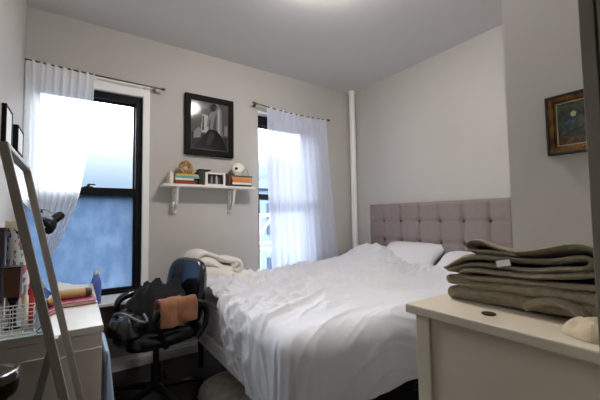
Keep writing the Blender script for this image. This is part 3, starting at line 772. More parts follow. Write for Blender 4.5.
# ------------------------------------------------------------------ desk in the left corner
DK = (XL + 0.004, 0.10, 1.60, 2.69, 0.75)
dk = thing('desk', 'narrow white desk along the left wall under the corner window', 'desk', (-0.11, 2.14, 0))
B().box((DK[0], DK[2], 0.722), (DK[1], DK[3], DK[4]), bev=0.003).build('desktop', 'desk', dk)
B().box((DK[0] + 0.01, DK[2] + 0.004, 0.02), (DK[1] - 0.004, DK[2] + 0.022, 0.72), bev=0.002).build('end_panel', 'desk', dk)
B().box((DK[0] + 0.01, DK[3] - 0.022, 0.02), (DK[1] - 0.004, DK[3] - 0.004, 0.72), bev=0.002).build('end_panel', 'desk', dk)
B().box((DK[0] + 0.01, DK[2] + 0.022, 0.30), (DK[0] + 0.026, DK[3] - 0.022, 0.72)).build('back_panel', 'desk', dk)
for k in range(2):
    y0 = 1.64 + k * 0.52
    d = B().box((-0.29, y0, 0.575), (DK[1] - 0.006, y0 + 0.50, 0.715), bev=0.002).build('drawer', 'desk', dk)
    B().cyl((DK[1] - 0.006, y0 + 0.25, 0.645), (DK[1] + 0.012, y0 + 0.25, 0.645), 0.011, seg=14).build('knob', 'chrome', d, smooth='auto')
B().box((DK[0] + 0.02, DK[2] + 0.0, 0.655), (DK[1] - 0.004, DK[2] + 0.004, 0.662)).build('apron_line', 'desk', dk)
o = tag(B().box((DK[0] + 0.003, DK[2] - 0.008, 0.7505), (-0.085, 1.97, 0.757), bev=0.002).build('glass_sheet', 'desk_glass'), 'pale green glass sheet covering the near end of the white desk', 'glass sheet')

# leaning standing mirror
ML = math.atan(0.2055); MR = Matrix.Translation((0.142, 1.04, 0.0)) @ Matrix.Rotation(-ML, 4, 'Y')  # local x = front normal, z = up the frame, y along
MH = 1.375 / math.cos(ML); MWd = 0.46
mi_ = thing('standing_mirror', 'tall standing mirror leaning back in front of the desk, seen almost edge-on', 'mirror', (0.10, 1.27, 0))
sw, dp = 0.016, 0.020
fr = B(MR)
fr.box((-dp, 0, 0.012), (0, sw, MH), bev=0.002).box((-dp, MWd - sw, 0.012), (0, MWd, MH), bev=0.002)
fr.box((-dp, sw, MH - sw), (0, MWd - sw, MH), bev=0.002).box((-dp, sw, 0.05), (0, MWd - sw, 0.05 + sw), bev=0.002)
fr.build('frame', 'mirror_frame', mi_)
B(MR).box((-0.0135, sw - 0.002, 0.07), (-0.0112, MWd - sw + 0.004, MH - sw + 0.002)).build('mirror_glass', 'mirror', mi_)
B(MR).box((-dp + 0.0002, 0.02, 0.06), (-0.0137, MWd - 0.02, MH - 0.02)).build('backing_board', 'mirror_frame', mi_)
B().tube([(-0.045, 1.15, 0.86), (-0.135, 1.24, 0.43), (-0.225, 1.33, 0.006)], 0.013, 4).build('rear_leg', 'mirror_frame', mi_)
# round stool with chrome rim tucked behind the mirror
st = thing('stool', 'small round brown stool with a chrome rim between the mirror and the left wall', 'stool', (-0.225, 1.455, 0))
B().lathe([(0.0, 0.625), (0.078, 0.625), (0.082, 0.64), (0.082, 0.682), (0.06, 0.693), (0.0, 0.695)], (-0.23, 1.455, 0), seg=36).build('seat', 'brown_vinyl', st, smooth='auto')
B().lathe([(0.0825, 0.668), (0.087, 0.672), (0.088, 0.69), (0.083, 0.698), (0.074, 0.700), (0.072, 0.694)], (-0.23, 1.455, 0), seg=36).build('rim', 'chrome', st, smooth='auto')
for k in range(4):
    a = PI / 4 + k * PI / 2; d = Vector((math.cos(a), math.sin(a), 0))
    B().tube([Vector((-0.23, 1.455, 0.63)) + d * 0.055, Vector((-0.23, 1.455, 0.60)) + d * 0.06, Vector((-0.23, 1.455, 0.0)) + d * 0.078], 0.008, 10).build('leg', 'chrome', st, smooth='auto')

# pale blue tote bag leaning beside the desk
tb = B().poly([(0.108, 1.70, 0.004), (0.190, 1.70, 0.004), (0.132, 1.70, 0.60), (0.112, 1.70, 0.615)], (0, 0.30, 0))
bmesh.ops.bevel(tb.bm, geom=list(tb.bm.edges), offset=0.012, segments=3, profile=0.5, affect='EDGES')
o = tb.build('storage_sack', 'pale_blue', smooth='auto'); tag(o, 'pale blue upright sack standing between the white desk and the office chair', 'sack')

# things on the desk
pn = thing('picture_book', 'pink hardback book lying on the white desk near the window', 'book', (0.0, 2.09, 0.75))
Rz = Matrix.Rotation(0.08, 3, 'Z')
B().box((-0.09, 2.02, 0.7505), (0.088, 2.20, 0.7545), rot=Rz).box((-0.09, 2.02, 0.768), (0.088, 2.20, 0.772), rot=Rz).box((-0.09, 2.197, 0.7545), (0.088, 2.20, 0.768), rot=Rz).build('cover', 'pink', pn)
B().box((-0.086, 2.025, 0.7545), (0.083, 2.195, 0.768), rot=Rz).build('pages', 'paper', pn)
ps = thing('pencil_case', 'tan cylindrical pouch with a dark end lying on the pink book', 'pouch', (0.0, 2.13, 0.772))
B().tube([(-0.10, 2.125, 0.7965), (-0.09, 2.125, 0.7965), (0.0, 2.13, 0.7965), (0.045, 2.133, 0.7965)], [0.018, 0.0235, 0.0245, 0.0235], 18).build('pouch', 'tan', ps, smooth='auto')
B().tube([(0.0455, 2.133, 0.7965), (0.06, 2.134, 0.7965), (0.072, 2.135, 0.7965), (0.077, 2.135, 0.7965)], [0.0237, 0.024, 0.021, 0.012], 18).build('end_cap', 'brown_vinyl', ps, smooth='auto')
wp = tag(B().grid(lambda u, v: (-0.11 + 0.17 * u + 0.02 * v, 2.42 + 0.25 * v, 0.7515 + 0.035 * (1 - u) ** 2 * v + 0.005 * nz(u * 3, v * 3)), 20, 20).build('paper_sheet', 'tag', smooth=True, solid=0.0008), 'loose white paper sheet curling up at the window end of the desk', 'paper')

bt = thing('water_bottle', 'blue metal water bottle standing on the window sill beside the desk', 'bottle', (0.122, 2.762, 0.593))
B().lathe([(0.0, 0), (0.030, 0), (0.0325, 0.004), (0.0325, 0.135), (0.030, 0.160), (0.020, 0.188), (0.0165, 0.198), (0.0165, 0.206), (0.0, 0.206)], (0.122, 2.762, 0.594), seg=30).build('body', 'blue_metal', bt, smooth='auto')
B().lathe([(0.0, 0), (0.0175, 0), (0.0178, 0.026), (0.015, 0.030), (0.0, 0.030)], (0.122, 2.762, 0.8005), seg=30).build('cap', 'white_plastic', bt, smooth='auto')

# desk lamp with bell shade
dl = thing('desk_lamp', 'black desk lamp with a bell shade in front of the curtain', 'lamp', (-0.215, 2.34, 0.75))
B().lathe([(0.0, 0), (0.075, 0), (0.078, 0.006), (0.072, 0.018), (0.03, 0.026), (0.0, 0.028)], (-0.215, 2.36, 0.7505)).build('base', 'black', dl, smooth='auto')
B().tube([(-0.215, 2.36, 0.775), (-0.235, 2.36, 1.00), (-0.225, 2.345, 1.18), (-0.19, 2.325, 1.235), (-0.16, 2.31, 1.235)], 0.008, 12).build('arm', 'black', dl, smooth='auto')
B().tube([(-0.18, 2.335, 1.225), (-0.165, 2.325, 1.25), (-0.14, 2.31, 1.245), (-0.115, 2.30, 1.225)], 0.005, 8).build('hinge_bracket', 'chrome', dl, smooth='auto')
ax = Vector((0.062, 0.06, 0.058)).normalized(); lc = Vector((-0.148, 2.295, 1.150)); q = ax.to_track_quat('Z', 'Y').to_matrix()
sh = B().lathe([(0.050, 0.0), (0.050, 0.010), (0.045, 0.030), (0.034, 0.050), (0.024, 0.060), (0.0225, 0.060), (0.032, 0.0485), (0.043, 0.0285), (0.0475, 0.010), (0.0475, 0.0)], lc, rot=q)
sh.build('shade', 'black', dl, smooth='auto')
B().lathe([(0.0465, 0.004), (0.0425, 0.026), (0.030, 0.047), (0.0, 0.055)], lc, rot=q).build('reflector', 'white_plastic', dl, smooth=True)
B().lathe([(0.0, 0.055), (0.024, 0.055), (0.0245, 0.06), (0.0245, 0.115), (0.021, 0.124), (0.012, 0.128), (0.0, 0.128)], lc, rot=q).build('socket', 'black', dl, smooth='auto')
B().sph(lc + ax * 0.02, 0.022).build('bulb', 'white_plastic', dl, smooth=True)

# the cluttered near end of the desk
sp = thing('desktop_speaker', 'brown wooden box speaker on a small black foot on the desk', 'speaker', (-0.203, 1.72, 0.757))
B().poly([(-0.232, 1.70, 1.000), (-0.178, 1.70, 0.997), (-0.181, 1.70, 0.884), (-0.226, 1.70, 0.888)], (0, 0.07, 0)).build('cabinet', 'walnut', sp)
B().box((-0.234, 1.698, 0.9985), (-0.176, 1.772, 1.003), bev=0.001).build('top_plate', 'black', sp)
B().lathe([(0.0, 0), (0.024, 0), (0.026, 0.006), (0.012, 0.016), (0.010, 0.10), (0.016, 0.112), (0.018, 0.127), (0.0, 0.127)], (-0.203, 1.735, 0.7575)).build('foot', 'black', sp, smooth='auto')
bx = tag(B().box((-0.320, 1.88, 0.7575), (-0.262, 1.98, 1.155), bev=0.003).build('tall_box', 'dark_wood'), 'tall dark brown box at the left edge of the desk under a cream lid', 'box')
cn = thing('canister', 'tall white canister with blue and red print and a cream lid', 'canister', (-0.215, 1.95, 0.757))
B().lathe([(0.0, 0), (0.038, 0), (0.040, 0.006), (0.046, 0.395), (0.0, 0.395)], (-0.212, 1.95, 0.7575), seg=32).build('body', 'blue_print', cn, smooth='auto')
B().lathe([(0.0, 0), (0.050, 0), (0.051, 0.006), (0.051, 0.030), (0.046, 0.034), (0.0, 0.034)], (-0.212, 1.95, 1.153), seg=32).build('lid', 'cream', cn, smooth='auto')
rk = thing('wire_organizer', 'white wire organizer basket on the glass sheet beside the mirror', 'organizer', (-0.19, 1.68, 0.757))
x0, x1, y0, y1, z0, z1 = -0.300, -0.128, 1.62, 1.69, 0.759, 0.855
for z in (z0 + 0.003, z0 + 0.033, z0 + 0.065, z1):
    B().tube([(x0, y0, z), (x1, y0, z), (x1, y1, z), (x0, y1, z)], 0.0024, 8, closed=True).build('hoop', 'white_plastic', rk, smooth='auto')
for i in range(6):
    x = x0 + (x1 - x0) * i / 5
    B().tube([(x, y0, z1), (x, y0, z0), (x, y1, z0), (x, y1, z1)], 0.0018, 8).build('upright', 'white_plastic', rk, smooth='auto')
def bottle(name, label, cat, x, y, z, r, h, m, cap, group='toiletries on the desk'):
    t = thing(name, label, cat, (x, y, z), group)
    B().lathe([(0, 0), (r * 0.95, 0), (r, 0.004), (r, h * 0.72), (r * 0.6, h * 0.76), (0, h * 0.76)], (x, y, z), seg=18).build('body', m, t, smooth='auto')
    B().lathe([(0, 0), (r * 0.62, 0), (r * 0.6, h * 0.24), (0, h * 0.24)], (x, y, z + h * 0.76), seg=18).build('cap', cap, t, smooth='auto')
    return t
bottle('lotion_bottle', 'slim red lotion bottle beside the wooden speaker', 'bottle', -0.148, 1.755, 0.7575, 0.012, 0.20, 'red', 'red')
bottle('lotion_bottle', 'slim cream lotion bottle just left of the red one', 'bottle', -0.164, 1.725, 0.7575, 0.011, 0.17, 'cream', 'white_plastic')
bottle('lotion_bottle', 'short mustard bottle right of the red one', 'bottle', -0.108, 1.80, 0.7575, 0.013, 0.15, 'yellow', 'cream')
bottle('lotion_bottle', 'dark bottle behind the red lotion bottle near the mirror', 'bottle', -0.132, 1.86, 0.7575, 0.015, 0.24, 'bk_dark', 'black')
ab = B().box((-0.125, 1.66, 0.7575), (-0.09, 1.76, 0.83), bev=0.004)
tag(ab.build('acrylic_box', 'blue_clear', smooth='auto'), 'pale blue clear box at the right of the wire organizer', 'box')
cbp = [(-0.120, 1.615, 0.7605), (-0.105, 1.62, 0.775), (-0.09, 1.63, 0.80), (-0.078, 1.64, 0.79), (-0.082, 1.625, 0.764), (-0.10, 1.606, 0.7605), (-0.115, 1.600, 0.7605)]
tag(B().tube(cbp, 0.0022, 8).build('cable', 'black', smooth=True), 'thin black cable looping over the near edge of the glass sheet', 'cable')
tag(B().poly([(-0.315, 1.70, 0.8575), (-0.24, 1.70, 0.8575), (-0.240, 1.78, 0.8575), (-0.315, 1.86, 0.8575)], (0, 0, -0.10)).build('wooden_box', 'walnut'), 'low brown wooden box left of the speaker foot', 'box')

# pictures on the left wall, seen edge-on
def side_picture(label, y0, y1, z0, z1, d):
    t = thing('framed_print', label, 'picture', (XL, (y0 + y1) / 2, z0), 'pictures on the left wall')
    f = B(); w = 0.012
    f.box((XL + 0.0005, y0, z0), (XL + d, y0 + w, z1)).box((XL + 0.0005, y1 - w, z0), (XL + d, y1, z1)).box((XL + 0.0005, y0 + w, z0), (XL + d, y1 - w, z0 + w)).box((XL + 0.0005, y0 + w, z1 - w), (XL + d, y1 - w, z1))
    f.build('frame', 'black_wood', t)
    B().box((XL + 0.0005, y0 + w, z0 + w), (XL + d - 0.003, y1 - w, z1 - w)).build('print', 'tag', t)
side_picture('nearer of two black framed white prints on the left wall above the mirror', 2.20, 2.40, 1.54, 1.787, 0.020)
side_picture('farther of two black framed white prints on the left wall beside the curtain', 2.56, 2.80, 1.60, 1.765, 0.026)

# ------------------------------------------------------------------ black framed photograph on the window wall
fp = thing('framed_photograph', 'large black framed black-and-white photograph of a long-skirted figure above the shelf', 'picture', (1.02, 2.98, 1.765))
fx0, fx1, fz0, fz1 = 0.789, 1.252, 1.768, 2.329
w = 0.052; f = B()
f.box((fx0, 2.962, fz0), (fx0 + w, 2.9995, fz1), bev=0.004).box((fx1 - w, 2.962, fz0), (fx1, 2.9995, fz1), bev=0.004).box((fx0 + w, 2.962, fz0), (fx1 - w, 2.9995, fz0 + w), bev=0.004).box((fx0 + w, 2.962, fz1 - w), (fx1 - w, 2.9995, fz1), bev=0.004)
f.build('frame', 'black_wood', fp)
px0, px1, pz0, pz1 = fx0 + w, fx1 - w, fz0 + w, fz1 - w
def pp(pts): return [(px0 + (px1 - px0) * a, 2.974, pz0 + (pz1 - pz0) * b_) for a, b_ in pts]
ph = B(); lay = [0]
def L_(pts, mi):
    lay[0] += 1; q = [(x, y - 0.0002 * lay[0], z) for x, y, z in pp(pts)]; ph.poly(q, (0, 0.00015, 0), mi)
ph.box((px0 - 0.003, 2.974, pz0 - 0.003), (px1 + 0.003, 2.98, pz1 + 0.003), mi=1)
L_([(0, 0), (1, 0), (1, 1), (0, 1)], 2)
L_([(0.02, 0.02), (0.98, 0.02), (0.98, 0.30), (0.02, 0.34)], 1)
L_([(0.04, 0.34), (0.20, 0.34), (0.22, 0.97), (0.04, 0.97)], 2)
L_([(0.25, 0.36), (0.46, 0.36), (0.44, 0.72), (0.30, 0.74)], 4)
L_([(0.28, 0.40), (0.34, 0.40), (0.34, 0.70), (0.30, 0.70)], 2)
L_([(0.66, 0.34), (0.83, 0.32), (0.80, 0.90), (0.67, 0.90)], 3)
L_([(0.71, 0.36), (0.755, 0.36), (0.75, 0.88), (0.71, 0.88)], 4)
L_([(0.88, 0.34), (0.97, 0.34), (0.97, 0.55), (0.89, 0.55)], 3)
L_([(0.06, 0.22), (0.24, 0.25), (0.28, 0.40), (0.20, 0.46), (0.08, 0.36)], 3)
L_([(0.05, 0.02), (0.95, 0.02), (0.88, 0.18), (0.80, 0.32), (0.66, 0.44), (0.48, 0.46), (0.38, 0.34), (0.26, 0.20)], 0)     # skirt
L_([(0.36, 0.10), (0.52, 0.12), (0.62, 0.34), (0.52, 0.40), (0.44, 0.28)], 1)
L_([(0.48, 0.44), (0.66, 0.43), (0.65, 0.56), (0.68, 0.70), (0.66, 0.80), (0.57, 0.82), (0.49, 0.78), (0.51, 0.60)], 3)  # torso
L_([(0.56, 0.44), (0.66, 0.43), (0.65, 0.56), (0.68, 0.70), (0.66, 0.79), (0.60, 0.62)], 2)
L_([(0.49, 0.78), (0.43, 0.66), (0.40, 0.48), (0.44, 0.47), (0.48, 0.62), (0.53, 0.74)], 3)                               # hanging arm
L_([(0.64, 0.80), (0.72, 0.86), (0.77, 0.92), (0.70, 0.985), (0.58, 0.99), (0.575, 0.96), (0.68, 0.95), (0.72, 0.915), (0.67, 0.865), (0.60, 0.82)], 3)  # raised arm
L_([(0.52, 0.82), (0.61, 0.82), (0.65, 0.88), (0.62, 0.94), (0.54, 0.955), (0.49, 0.91)], 1)                              # head
L_([(0.54, 0.945), (0.64, 0.92), (0.66, 0.97), (0.58, 0.985)], 0)
ph.build('photograph', ['g0', 'g1', 'g2', 'g3', 'g4', 'g5'], fp)

# ------------------------------------------------------------------ wall shelf and what stands on it
ws = thing('wall_shelf', 'white bracketed wall shelf of books under the black framed photograph', 'shelf', (1.0, 2.92, 1.43))
SZ = 1.482
B().box((0.585, 2.845, SZ - 0.022), (1.425, 2.9995, SZ), bev=0.003).build('board', 'white_wood', ws)
for x in (0.705, 1.215):
    b = B().box((x - 0.017, 2.984, SZ - 0.25), (x + 0.017, 2.9995, SZ - 0.0225), bev=0.003).box((x - 0.017, 2.86, SZ - 0.038), (x + 0.017, 2.984, SZ - 0.0225), bev=0.003)
    prof = []
    for k in range(13):
        t = k / 12; a = t * PI / 2
        prof.append((2.984 - 0.11 * (1 - math.sin(a)), SZ - 0.04 - 0.17 * (1 - math.cos(a))))
    pts = [(x - 0.009, y, z) for y, z in prof] + [(x - 0.009, y + (0.018 if i > 3 else 0.0), z + 0.022) for i, (y, z) in list(enumerate(prof))[::-1]]
    outer = []
    for k in range(13):
        a = k / 12 * PI / 2
        outer.append((x - 0.009, 2.984 - 0.115 * math.cos(a), SZ - 0.04 - 0.18 * math.sin(a) ** 1.0))
    inner = [(x - 0.009, 2.984 - 0.085 * math.cos(k / 12 * PI / 2), SZ - 0.04 - 0.145 * math.sin(k / 12 * PI / 2)) for k in range(13)][::-1]
    b.poly(outer + inner, (0.018, 0, 0))
    bo = b.build('bracket', 'white_wood', ws, smooth='auto')
    for zz in (SZ - 0.07, SZ - 0.2): B().sph((x, 2.9835, zz), (0.005, 0.002, 0.005), seg=10, rings=6).build('screw', 'rod', bo, smooth=True)

def book(label, x0, x1, y0, y1, z0, z1, m, group, upright=False, name='book'):
    t = thing(name, label, 'book', ((x0 + x1) / 2, (y0 + y1) / 2, z0), group); c = 0.0025
    b = B()
    if upright:   # spine faces the room (-y)
        b.box((x0, y0, z0), (x0 + c, y1, z1)).box((x1 - c, y0, z0), (x1, y1, z1)).box((x0 + c, y0, z0), (x1 - c, y0 + c, z1))
        b.build('cover', m, t); B().box((x0 + c, y0 + c, z0 + 0.003), (x1 - c, y1 - 0.004, z1 - 0.003)).build('pages', 'paper', t)
    else:
        b.box((x0, y0, z0), (x1, y1, z0 + c)).box((x0, y0, z1 - c), (x1, y1, z1)).box((x0, y0, z0 + c), (x1, y0 + c, z1 - c))
        b.build('cover', m, t); B().box((x0 + 0.003, y0 + c, z0 + c), (x1 - 0.003, y1 - 0.004, z1 - c)).build('pages', 'paper', t)
    return t
GL = 'books stacked flat at the left of the shelf'; GR = 'books stacked flat at the right of the shelf'; GU = 'books standing upright on the shelf'
z = SZ + 0.0005
for lab, xa, xb, h, m in (('dark red book at the bottom of the left stack', 0.672, 0.860, 0.020, 'bk_red'), ('brown book second from the bottom of the left stack', 0.690, 0.872, 0.012, 'bk_brown'),
                          ('cream book in the middle of the left stack', 0.680, 0.835, 0.017, 'bk_cream'), ('teal book second from the top of the left stack', 0.682, 0.880, 0.020, 'bk_teal'), ('mustard yellow book on top of the left stack', 0.690, 0.878, 0.015, 'bk_yellow')):
    book(lab, xa, xb, 2.855, 2.985, z, z + h, m, GL); z += h + 0.0006
ztl = z
book('cream paperback standing at the left end of the shelf', 0.640, 0.658, 2.865, 2.985, SZ + 0.0005, SZ + 0.105, 'bk_cream', GU, True)
book('thin white book standing just left of the flat left stack', 0.659, 0.669, 2.87, 2.985, SZ + 0.0005, SZ + 0.095, 'bk_white', GU, True)
z = SZ + 0.0005
for lab, xa, xb, h, m in (('black book at the bottom of the right stack', 1.195, 1.388, 0.017, 'bk_black'), ('white book second from the bottom of the right stack', 1.190, 1.380, 0.020, 'bk_white'),
                          ('rust orange book in the middle of the right stack', 1.195, 1.392, 0.026, 'bk_rust'), ('amber orange book second from the top of the right stack', 1.185, 1.388, 0.024, 'bk_orange'), ('navy book on top of the right stack', 1.19, 1.396, 0.014, 'bk_navy')):
    book(lab, xa, xb, 2.855, 2.985, z, z + h, m, GR); z += h + 0.0006
ztr = z
book('dark book standing right of the photo print', 1.133, 1.153, 2.87, 2.985, SZ + 0.0005, SZ + 0.115, 'bk_dark', GU, True)
book('brown book standing against the right stack', 1.155, 1.178, 2.86, 2.985, SZ + 0.0005, SZ + 0.105, 'bk_brown', GU, True)
book('black book standing right of the flat left stack', 0.884, 0.906, 2.865, 2.985, SZ + 0.0005, SZ + 0.125, 'bk_black', GU, True)
book('black book standing beside the white photo frame', 0.908, 0.932, 2.865, 2.985, SZ + 0.0005, SZ + 0.132, 'bk_dark', GU, True)
# woven ornament on the left stack: a ring-shaped wicker wreath
wk = thing('wicker_ornament', 'round woven tan ornament on top of the left book stack', 'ornament', (0.785, 2.915, ztl))
ring = [(0.785 + 0.050 * math.cos(a), 2.915 + 0.012 * math.sin(a * 3), ztl + 0.064 + 0.050 * math.sin(a)) for a in [2 * PI * k / 48 for k in range(48)]]
B().tube(ring, [0.013 + 0.002 * math.sin(k * 2.6) for k in range(48)], 10, closed=True).build('ring', 'wicker', wk, smooth=True)
ring = [(0.785 + 0.028 * math.cos(a), 2.915 + 0.012 * math.cos(a * 2), ztl + 0.060 + 0.026 * math.sin(a)) for a in [2 * PI * k / 36 for k in range(36)]]
B().tube(ring, 0.009, 8, closed=True).build('inner_ring', 'wicker', wk, smooth=True)
B().sph((0.785, 2.915, ztl + 0.008), (0.075, 0.035, 0.0078)).build('base', 'wicker', wk, smooth=True)
# skull-like white ornament on the right stack
sk = thing('skull_ornament', 'white skull-shaped ornament on top of the right book stack', 'ornament', (1.28, 2.91, ztr))
B().sph((1.275, 2.92, ztr + 0.072), (0.072, 0.052, 0.058)).sph((1.255, 2.897, ztr + 0.036), (0.048, 0.034, 0.036)).box((1.222, 2.872, ztr + 0.0006), (1.288, 2.925, ztr + 0.026), bev=0.008).build('skull', 'skull', sk, smooth='auto')
for x, zz, r_ in ((1.240, 0.066, 0.015), (1.312, 0.058, 0.011)): B().sph((x, 2.876 + (0.014 if x > 1.3 else 0), ztr + zz), (r_, 0.010, r_)).build('eye_socket', 'black', sk, smooth=True)
B().tube([(1.33, 2.905, ztr + 0.07), (1.352, 2.90, ztr + 0.072), (1.366, 2.90, ztr + 0.055), (1.372, 2.90, ztr + 0.025), (1.373, 2.90, ztr + 0.003)], 0.0028, 8).build('wire', 'rod', sk, smooth='auto')
# white photo frame in the middle
pf = thing('photo_frame', 'small white framed black-and-white photo standing in the middle of the shelf', 'picture', (1.03, 2.87, SZ))
f = B(); a0, a1, b0, b1 = 0.940, 1.128, SZ + 0.0005, SZ + 0.118
f.box((a0, 2.866, b0), (a0 + 0.022, 2.882, b1), bev=0.002).box((a1 - 0.022, 2.866, b0), (a1, 2.882, b1), bev=0.002).box((a0 + 0.022, 2.866, b0), (a1 - 0.022, 2.882, b0 + 0.014), bev=0.002).box((a0 + 0.022, 2.866, b1 - 0.016), (a1 - 0.022, 2.882, b1), bev=0.002)
f.build('frame', 'white_wood', pf)
f = B().box((a0 + 0.021, 2.872, b0 + 0.013), (a1 - 0.021, 2.879, b1 - 0.015), mi=0)
for k, (xx, hh, mi) in enumerate(((0.975, 0.055, 1), (1.0, 0.070, 3), (1.02, 0.06, 1), (1.045, 0.072, 4), (1.066, 0.058, 2), (1.085, 0.064, 1))):
    f.poly([(xx - 0.011, 2.8718, b0 + 0.015), (xx + 0.011, 2.8718, b0 + 0.015), (xx + 0.009, 2.8718, b0 + hh), (xx + 0.003, 2.8718, b0 + hh + 0.018), (xx - 0.004, 2.8718, b0 + hh + 0.018), (xx - 0.009, 2.8718, b0 + hh)], (0, -0.0004 - 0.0001 * k, 0), mi)
f.build('photo', ['g0', 'g1', 'g2', 'g3', 'g4'], pf)
tag(B().box((0.89, 2.875, SZ + 0.1335), (0.995, 2.98, SZ + 0.143), bev=0.002).build('flat_case', 'bk_black'), 'flat black case lying across the upright black books', 'case')

# ------------------------------------------------------------------ dresser on the right
dr = thing('dresser', 'cream painted dresser in the right foreground under the folded blanket', 'dresser', (1.125, 0.45, 0))
B().box((0.880, 0.175, 0.872), (1.397, 0.697, 0.90), bev=0.004).build('top', 'dresser', dr)
sx = 0.903
B().box((sx, 0.628, 0.0), (sx + 0.045, 0.674, 0.8715), bev=0.002).build('corner_post', 'dresser', dr)
B().box((sx, 0.185, 0.0), (sx + 0.045, 0.231, 0.8715), bev=0.002).build('corner_post', 'dresser', dr)
for y in (0.628, 0.185): B().box((1.34, y, 0.0), (1.385, y + 0.046, 0.8715), bev=0.002).build('corner_post', 'dresser', dr)
B().box((sx + 0.010, 0.231, 0.10), (sx + 0.022, 0.628, 0.8715)).build('side_panel', 'dresser', dr)
B().box((sx + 0.002, 0.231, 0.10), (sx + 0.010, 0.628, 0.16)).build('bottom_rail', 'dresser', dr)
B().box((1.365, 0.231, 0.10), (1.38, 0.628, 0.8715)).build('side_panel', 'dresser', dr)
for k in range(3):
    z0 = 0.12 + 0.25 * k
    d = B().box((sx + 0.047, 0.62, z0), (1.338, 0.672, z0 + 0.235), bev=0.003).build('drawer', 'dresser', dr)
    for xx in (1.03, 1.25): B().sph((xx, 0.686, z0 + 0.12), 0.015).build('knob', 'dresser', d, smooth=True)

# folded taupe fleece blanket: looping layers, profile in (y, z), extruded along x
bl = thing('folded_blanket', 'thick taupe fleece blanket folded in loops on the cream dresser', 'blanket', (1.20, 0.48, 0.90))
fb = B()
def lay_(prof, x0, x1, th, seed, wob=0.005, droop=0.0): ribbon(fb, prof, x0, x1, th, ny=18, wob=wob, seed=seed, axis='x', edge=0.009, droop=droop)
lay_([(0.272, 0.937), (0.32, 0.935), (0.3818, 0.934), (0.45, 0.931), (0.5125, 0.930), (0.58, 0.928), (0.625, 0.928)], 1.045, 1.33, 0.044, 1, 0.008)
lay_([(0.405, 0.923), (0.385, 0.934), (0.360, 0.947), (0.335, 0.951), (0.305, 0.941), (0.285, 0.924)], 1.028, 1.31, 0.026, 9, 0.008)
lay_([(0.268, 0.972), (0.335, 0.970), (0.4816, 0.9665), (0.56, 0.964), (0.635, 0.965)], 1.040, 1.33, 0.034, 2, 0.008, 0.012)
lay_([(0.2689, 0.998), (0.3559, 0.991), (0.46, 0.9875), (0.54, 0.984), (0.580, 0.985), (0.601, 0.9935), (0.585, 1.0042), (0.5483, 1.0080), (0.49, 1.0055), (0.43, 1.006), (0.3327, 1.0162), (0.2712, 1.0301)], 1.036, 1.33, 0.0165, 3, 0.004, 0.030)
lay_([(0.640, 1.000), (0.575, 1.022), (0.4789, 1.0250), (0.4005, 1.0269), (0.3313, 1.0381), (0.2841, 1.0428), (0.2683, 1.0556), (0.2734, 1.0681), (0.3008, 1.0680), (0.364, 1.0547), (0.4778, 1.0496), (0.5745, 1.0484), (0.6159, 1.0305), (0.650, 1.006)], 1.042, 1.33, 0.0150, 4, 0.004, 0.055)
lay_([(0.4457, 1.0687), (0.5052, 1.0700), (0.5555, 1.0680), (0.5795, 1.0810), (0.5624, 1.0980), (0.531, 1.0990), (0.4764, 1.0830), (0.4231, 1.0780), (0.3289, 1.0960), (0.2836, 1.1010), (0.2511, 1.0881), (0.2467, 1.0624), (0.2507, 1.0286), (0.2568, 1.0000)], 1.046, 1.33, 0.0150, 5, 0.004, 0.080)
fb.build('fleece', 'taupe', bl, smooth='auto')
B().box((1.0385, 0.448, 1.029), (1.0405, 0.486, 1.047), rot=Matrix.Rotation(-0.25, 3, 'X')).build('care_tag', 'tag', bl)
tag(B().lathe([(0.0, 0), (0.017, 0), (0.019, 0.002), (0.017, 0.004), (0.012, 0.0035), (0.0, 0.0035)], (0.965, 0.478, 0.9005), seg=28).build('button_disc', 'bronze', smooth='auto'), 'small dark round disc lying on the cream dresser top', 'disc')
def clf(u, v):
    a = u * 2 * PI; r = 1 - v
    R_ = 1 + 0.2 * nz(math.cos(a) * 1.4, math.sin(a) * 1.4, 9)
    x = math.cos(a) * r * 0.065 * R_; y = math.sin(a) * r * 0.062 * R_
    return Vector((0.985 + x, 0.245 + y, 0.9120 + 0.018 * (1 - r ** 4) ** 0.6 + 0.016 * ridge(x * 16, y * 30, 3) * (1 - r ** 4) - 0.010 * r))
cb2 = B().grid(clf, 70, 24); cb2.poly([clf(i / 70, 0) - Vector((0, 0, 0.001)) for i in range(70)], (0, 0, 0.0008))
tag(cb2.build('folded_cloth', 'beige', smooth='auto'), 'small beige cloth bunched on the near end of the dresser top', 'cloth')

# ------------------------------------------------------------------ gilt framed painting on the chimney breast
gp = thing('painting', 'small dark oil painting in a gilt frame on the right wall above the dresser', 'painting', (XH, 0.37, 1.394))
y0, y1, z0, z1 = 0.264, 0.4565, 1.386, 1.595
def frame_x(b, ya, yb, za, zb, w, d0, d1, mi=0, bev=0.0015):
    b.box((XH - d1, ya, za), (XH - d0, ya + w, zb), mi, bev).box((XH - d1, yb - w, za), (XH - d0, yb, zb), mi, bev).box((XH - d1, ya + w, za), (XH - d0, yb - w, za + w), mi, bev).box((XH - d1, ya + w, zb - w), (XH - d0, yb - w, zb), mi, bev)
b = B(); frame_x(b, y0, y1, z0, z1, 0.008, 0.0005, 0.020); b.build('outer_edge', 'dark_wood', gp)
b = B(); frame_x(b, y0 + 0.008, y1 - 0.008, z0 + 0.008, z1 - 0.008, 0.015, 0.0005, 0.017); frame_x(b, y0 + 0.023, y1 - 0.023, z0 + 0.023, z1 - 0.023, 0.006, 0.0005, 0.012)
b.build('gilt_moulding', 'gold', gp)
b = B(); frame_x(b, y0 + 0.029, y1 - 0.029, z0 + 0.029, z1 - 0.029, 0.0035, 0.0005, 0.011); b.build('liner', 'liner', gp)
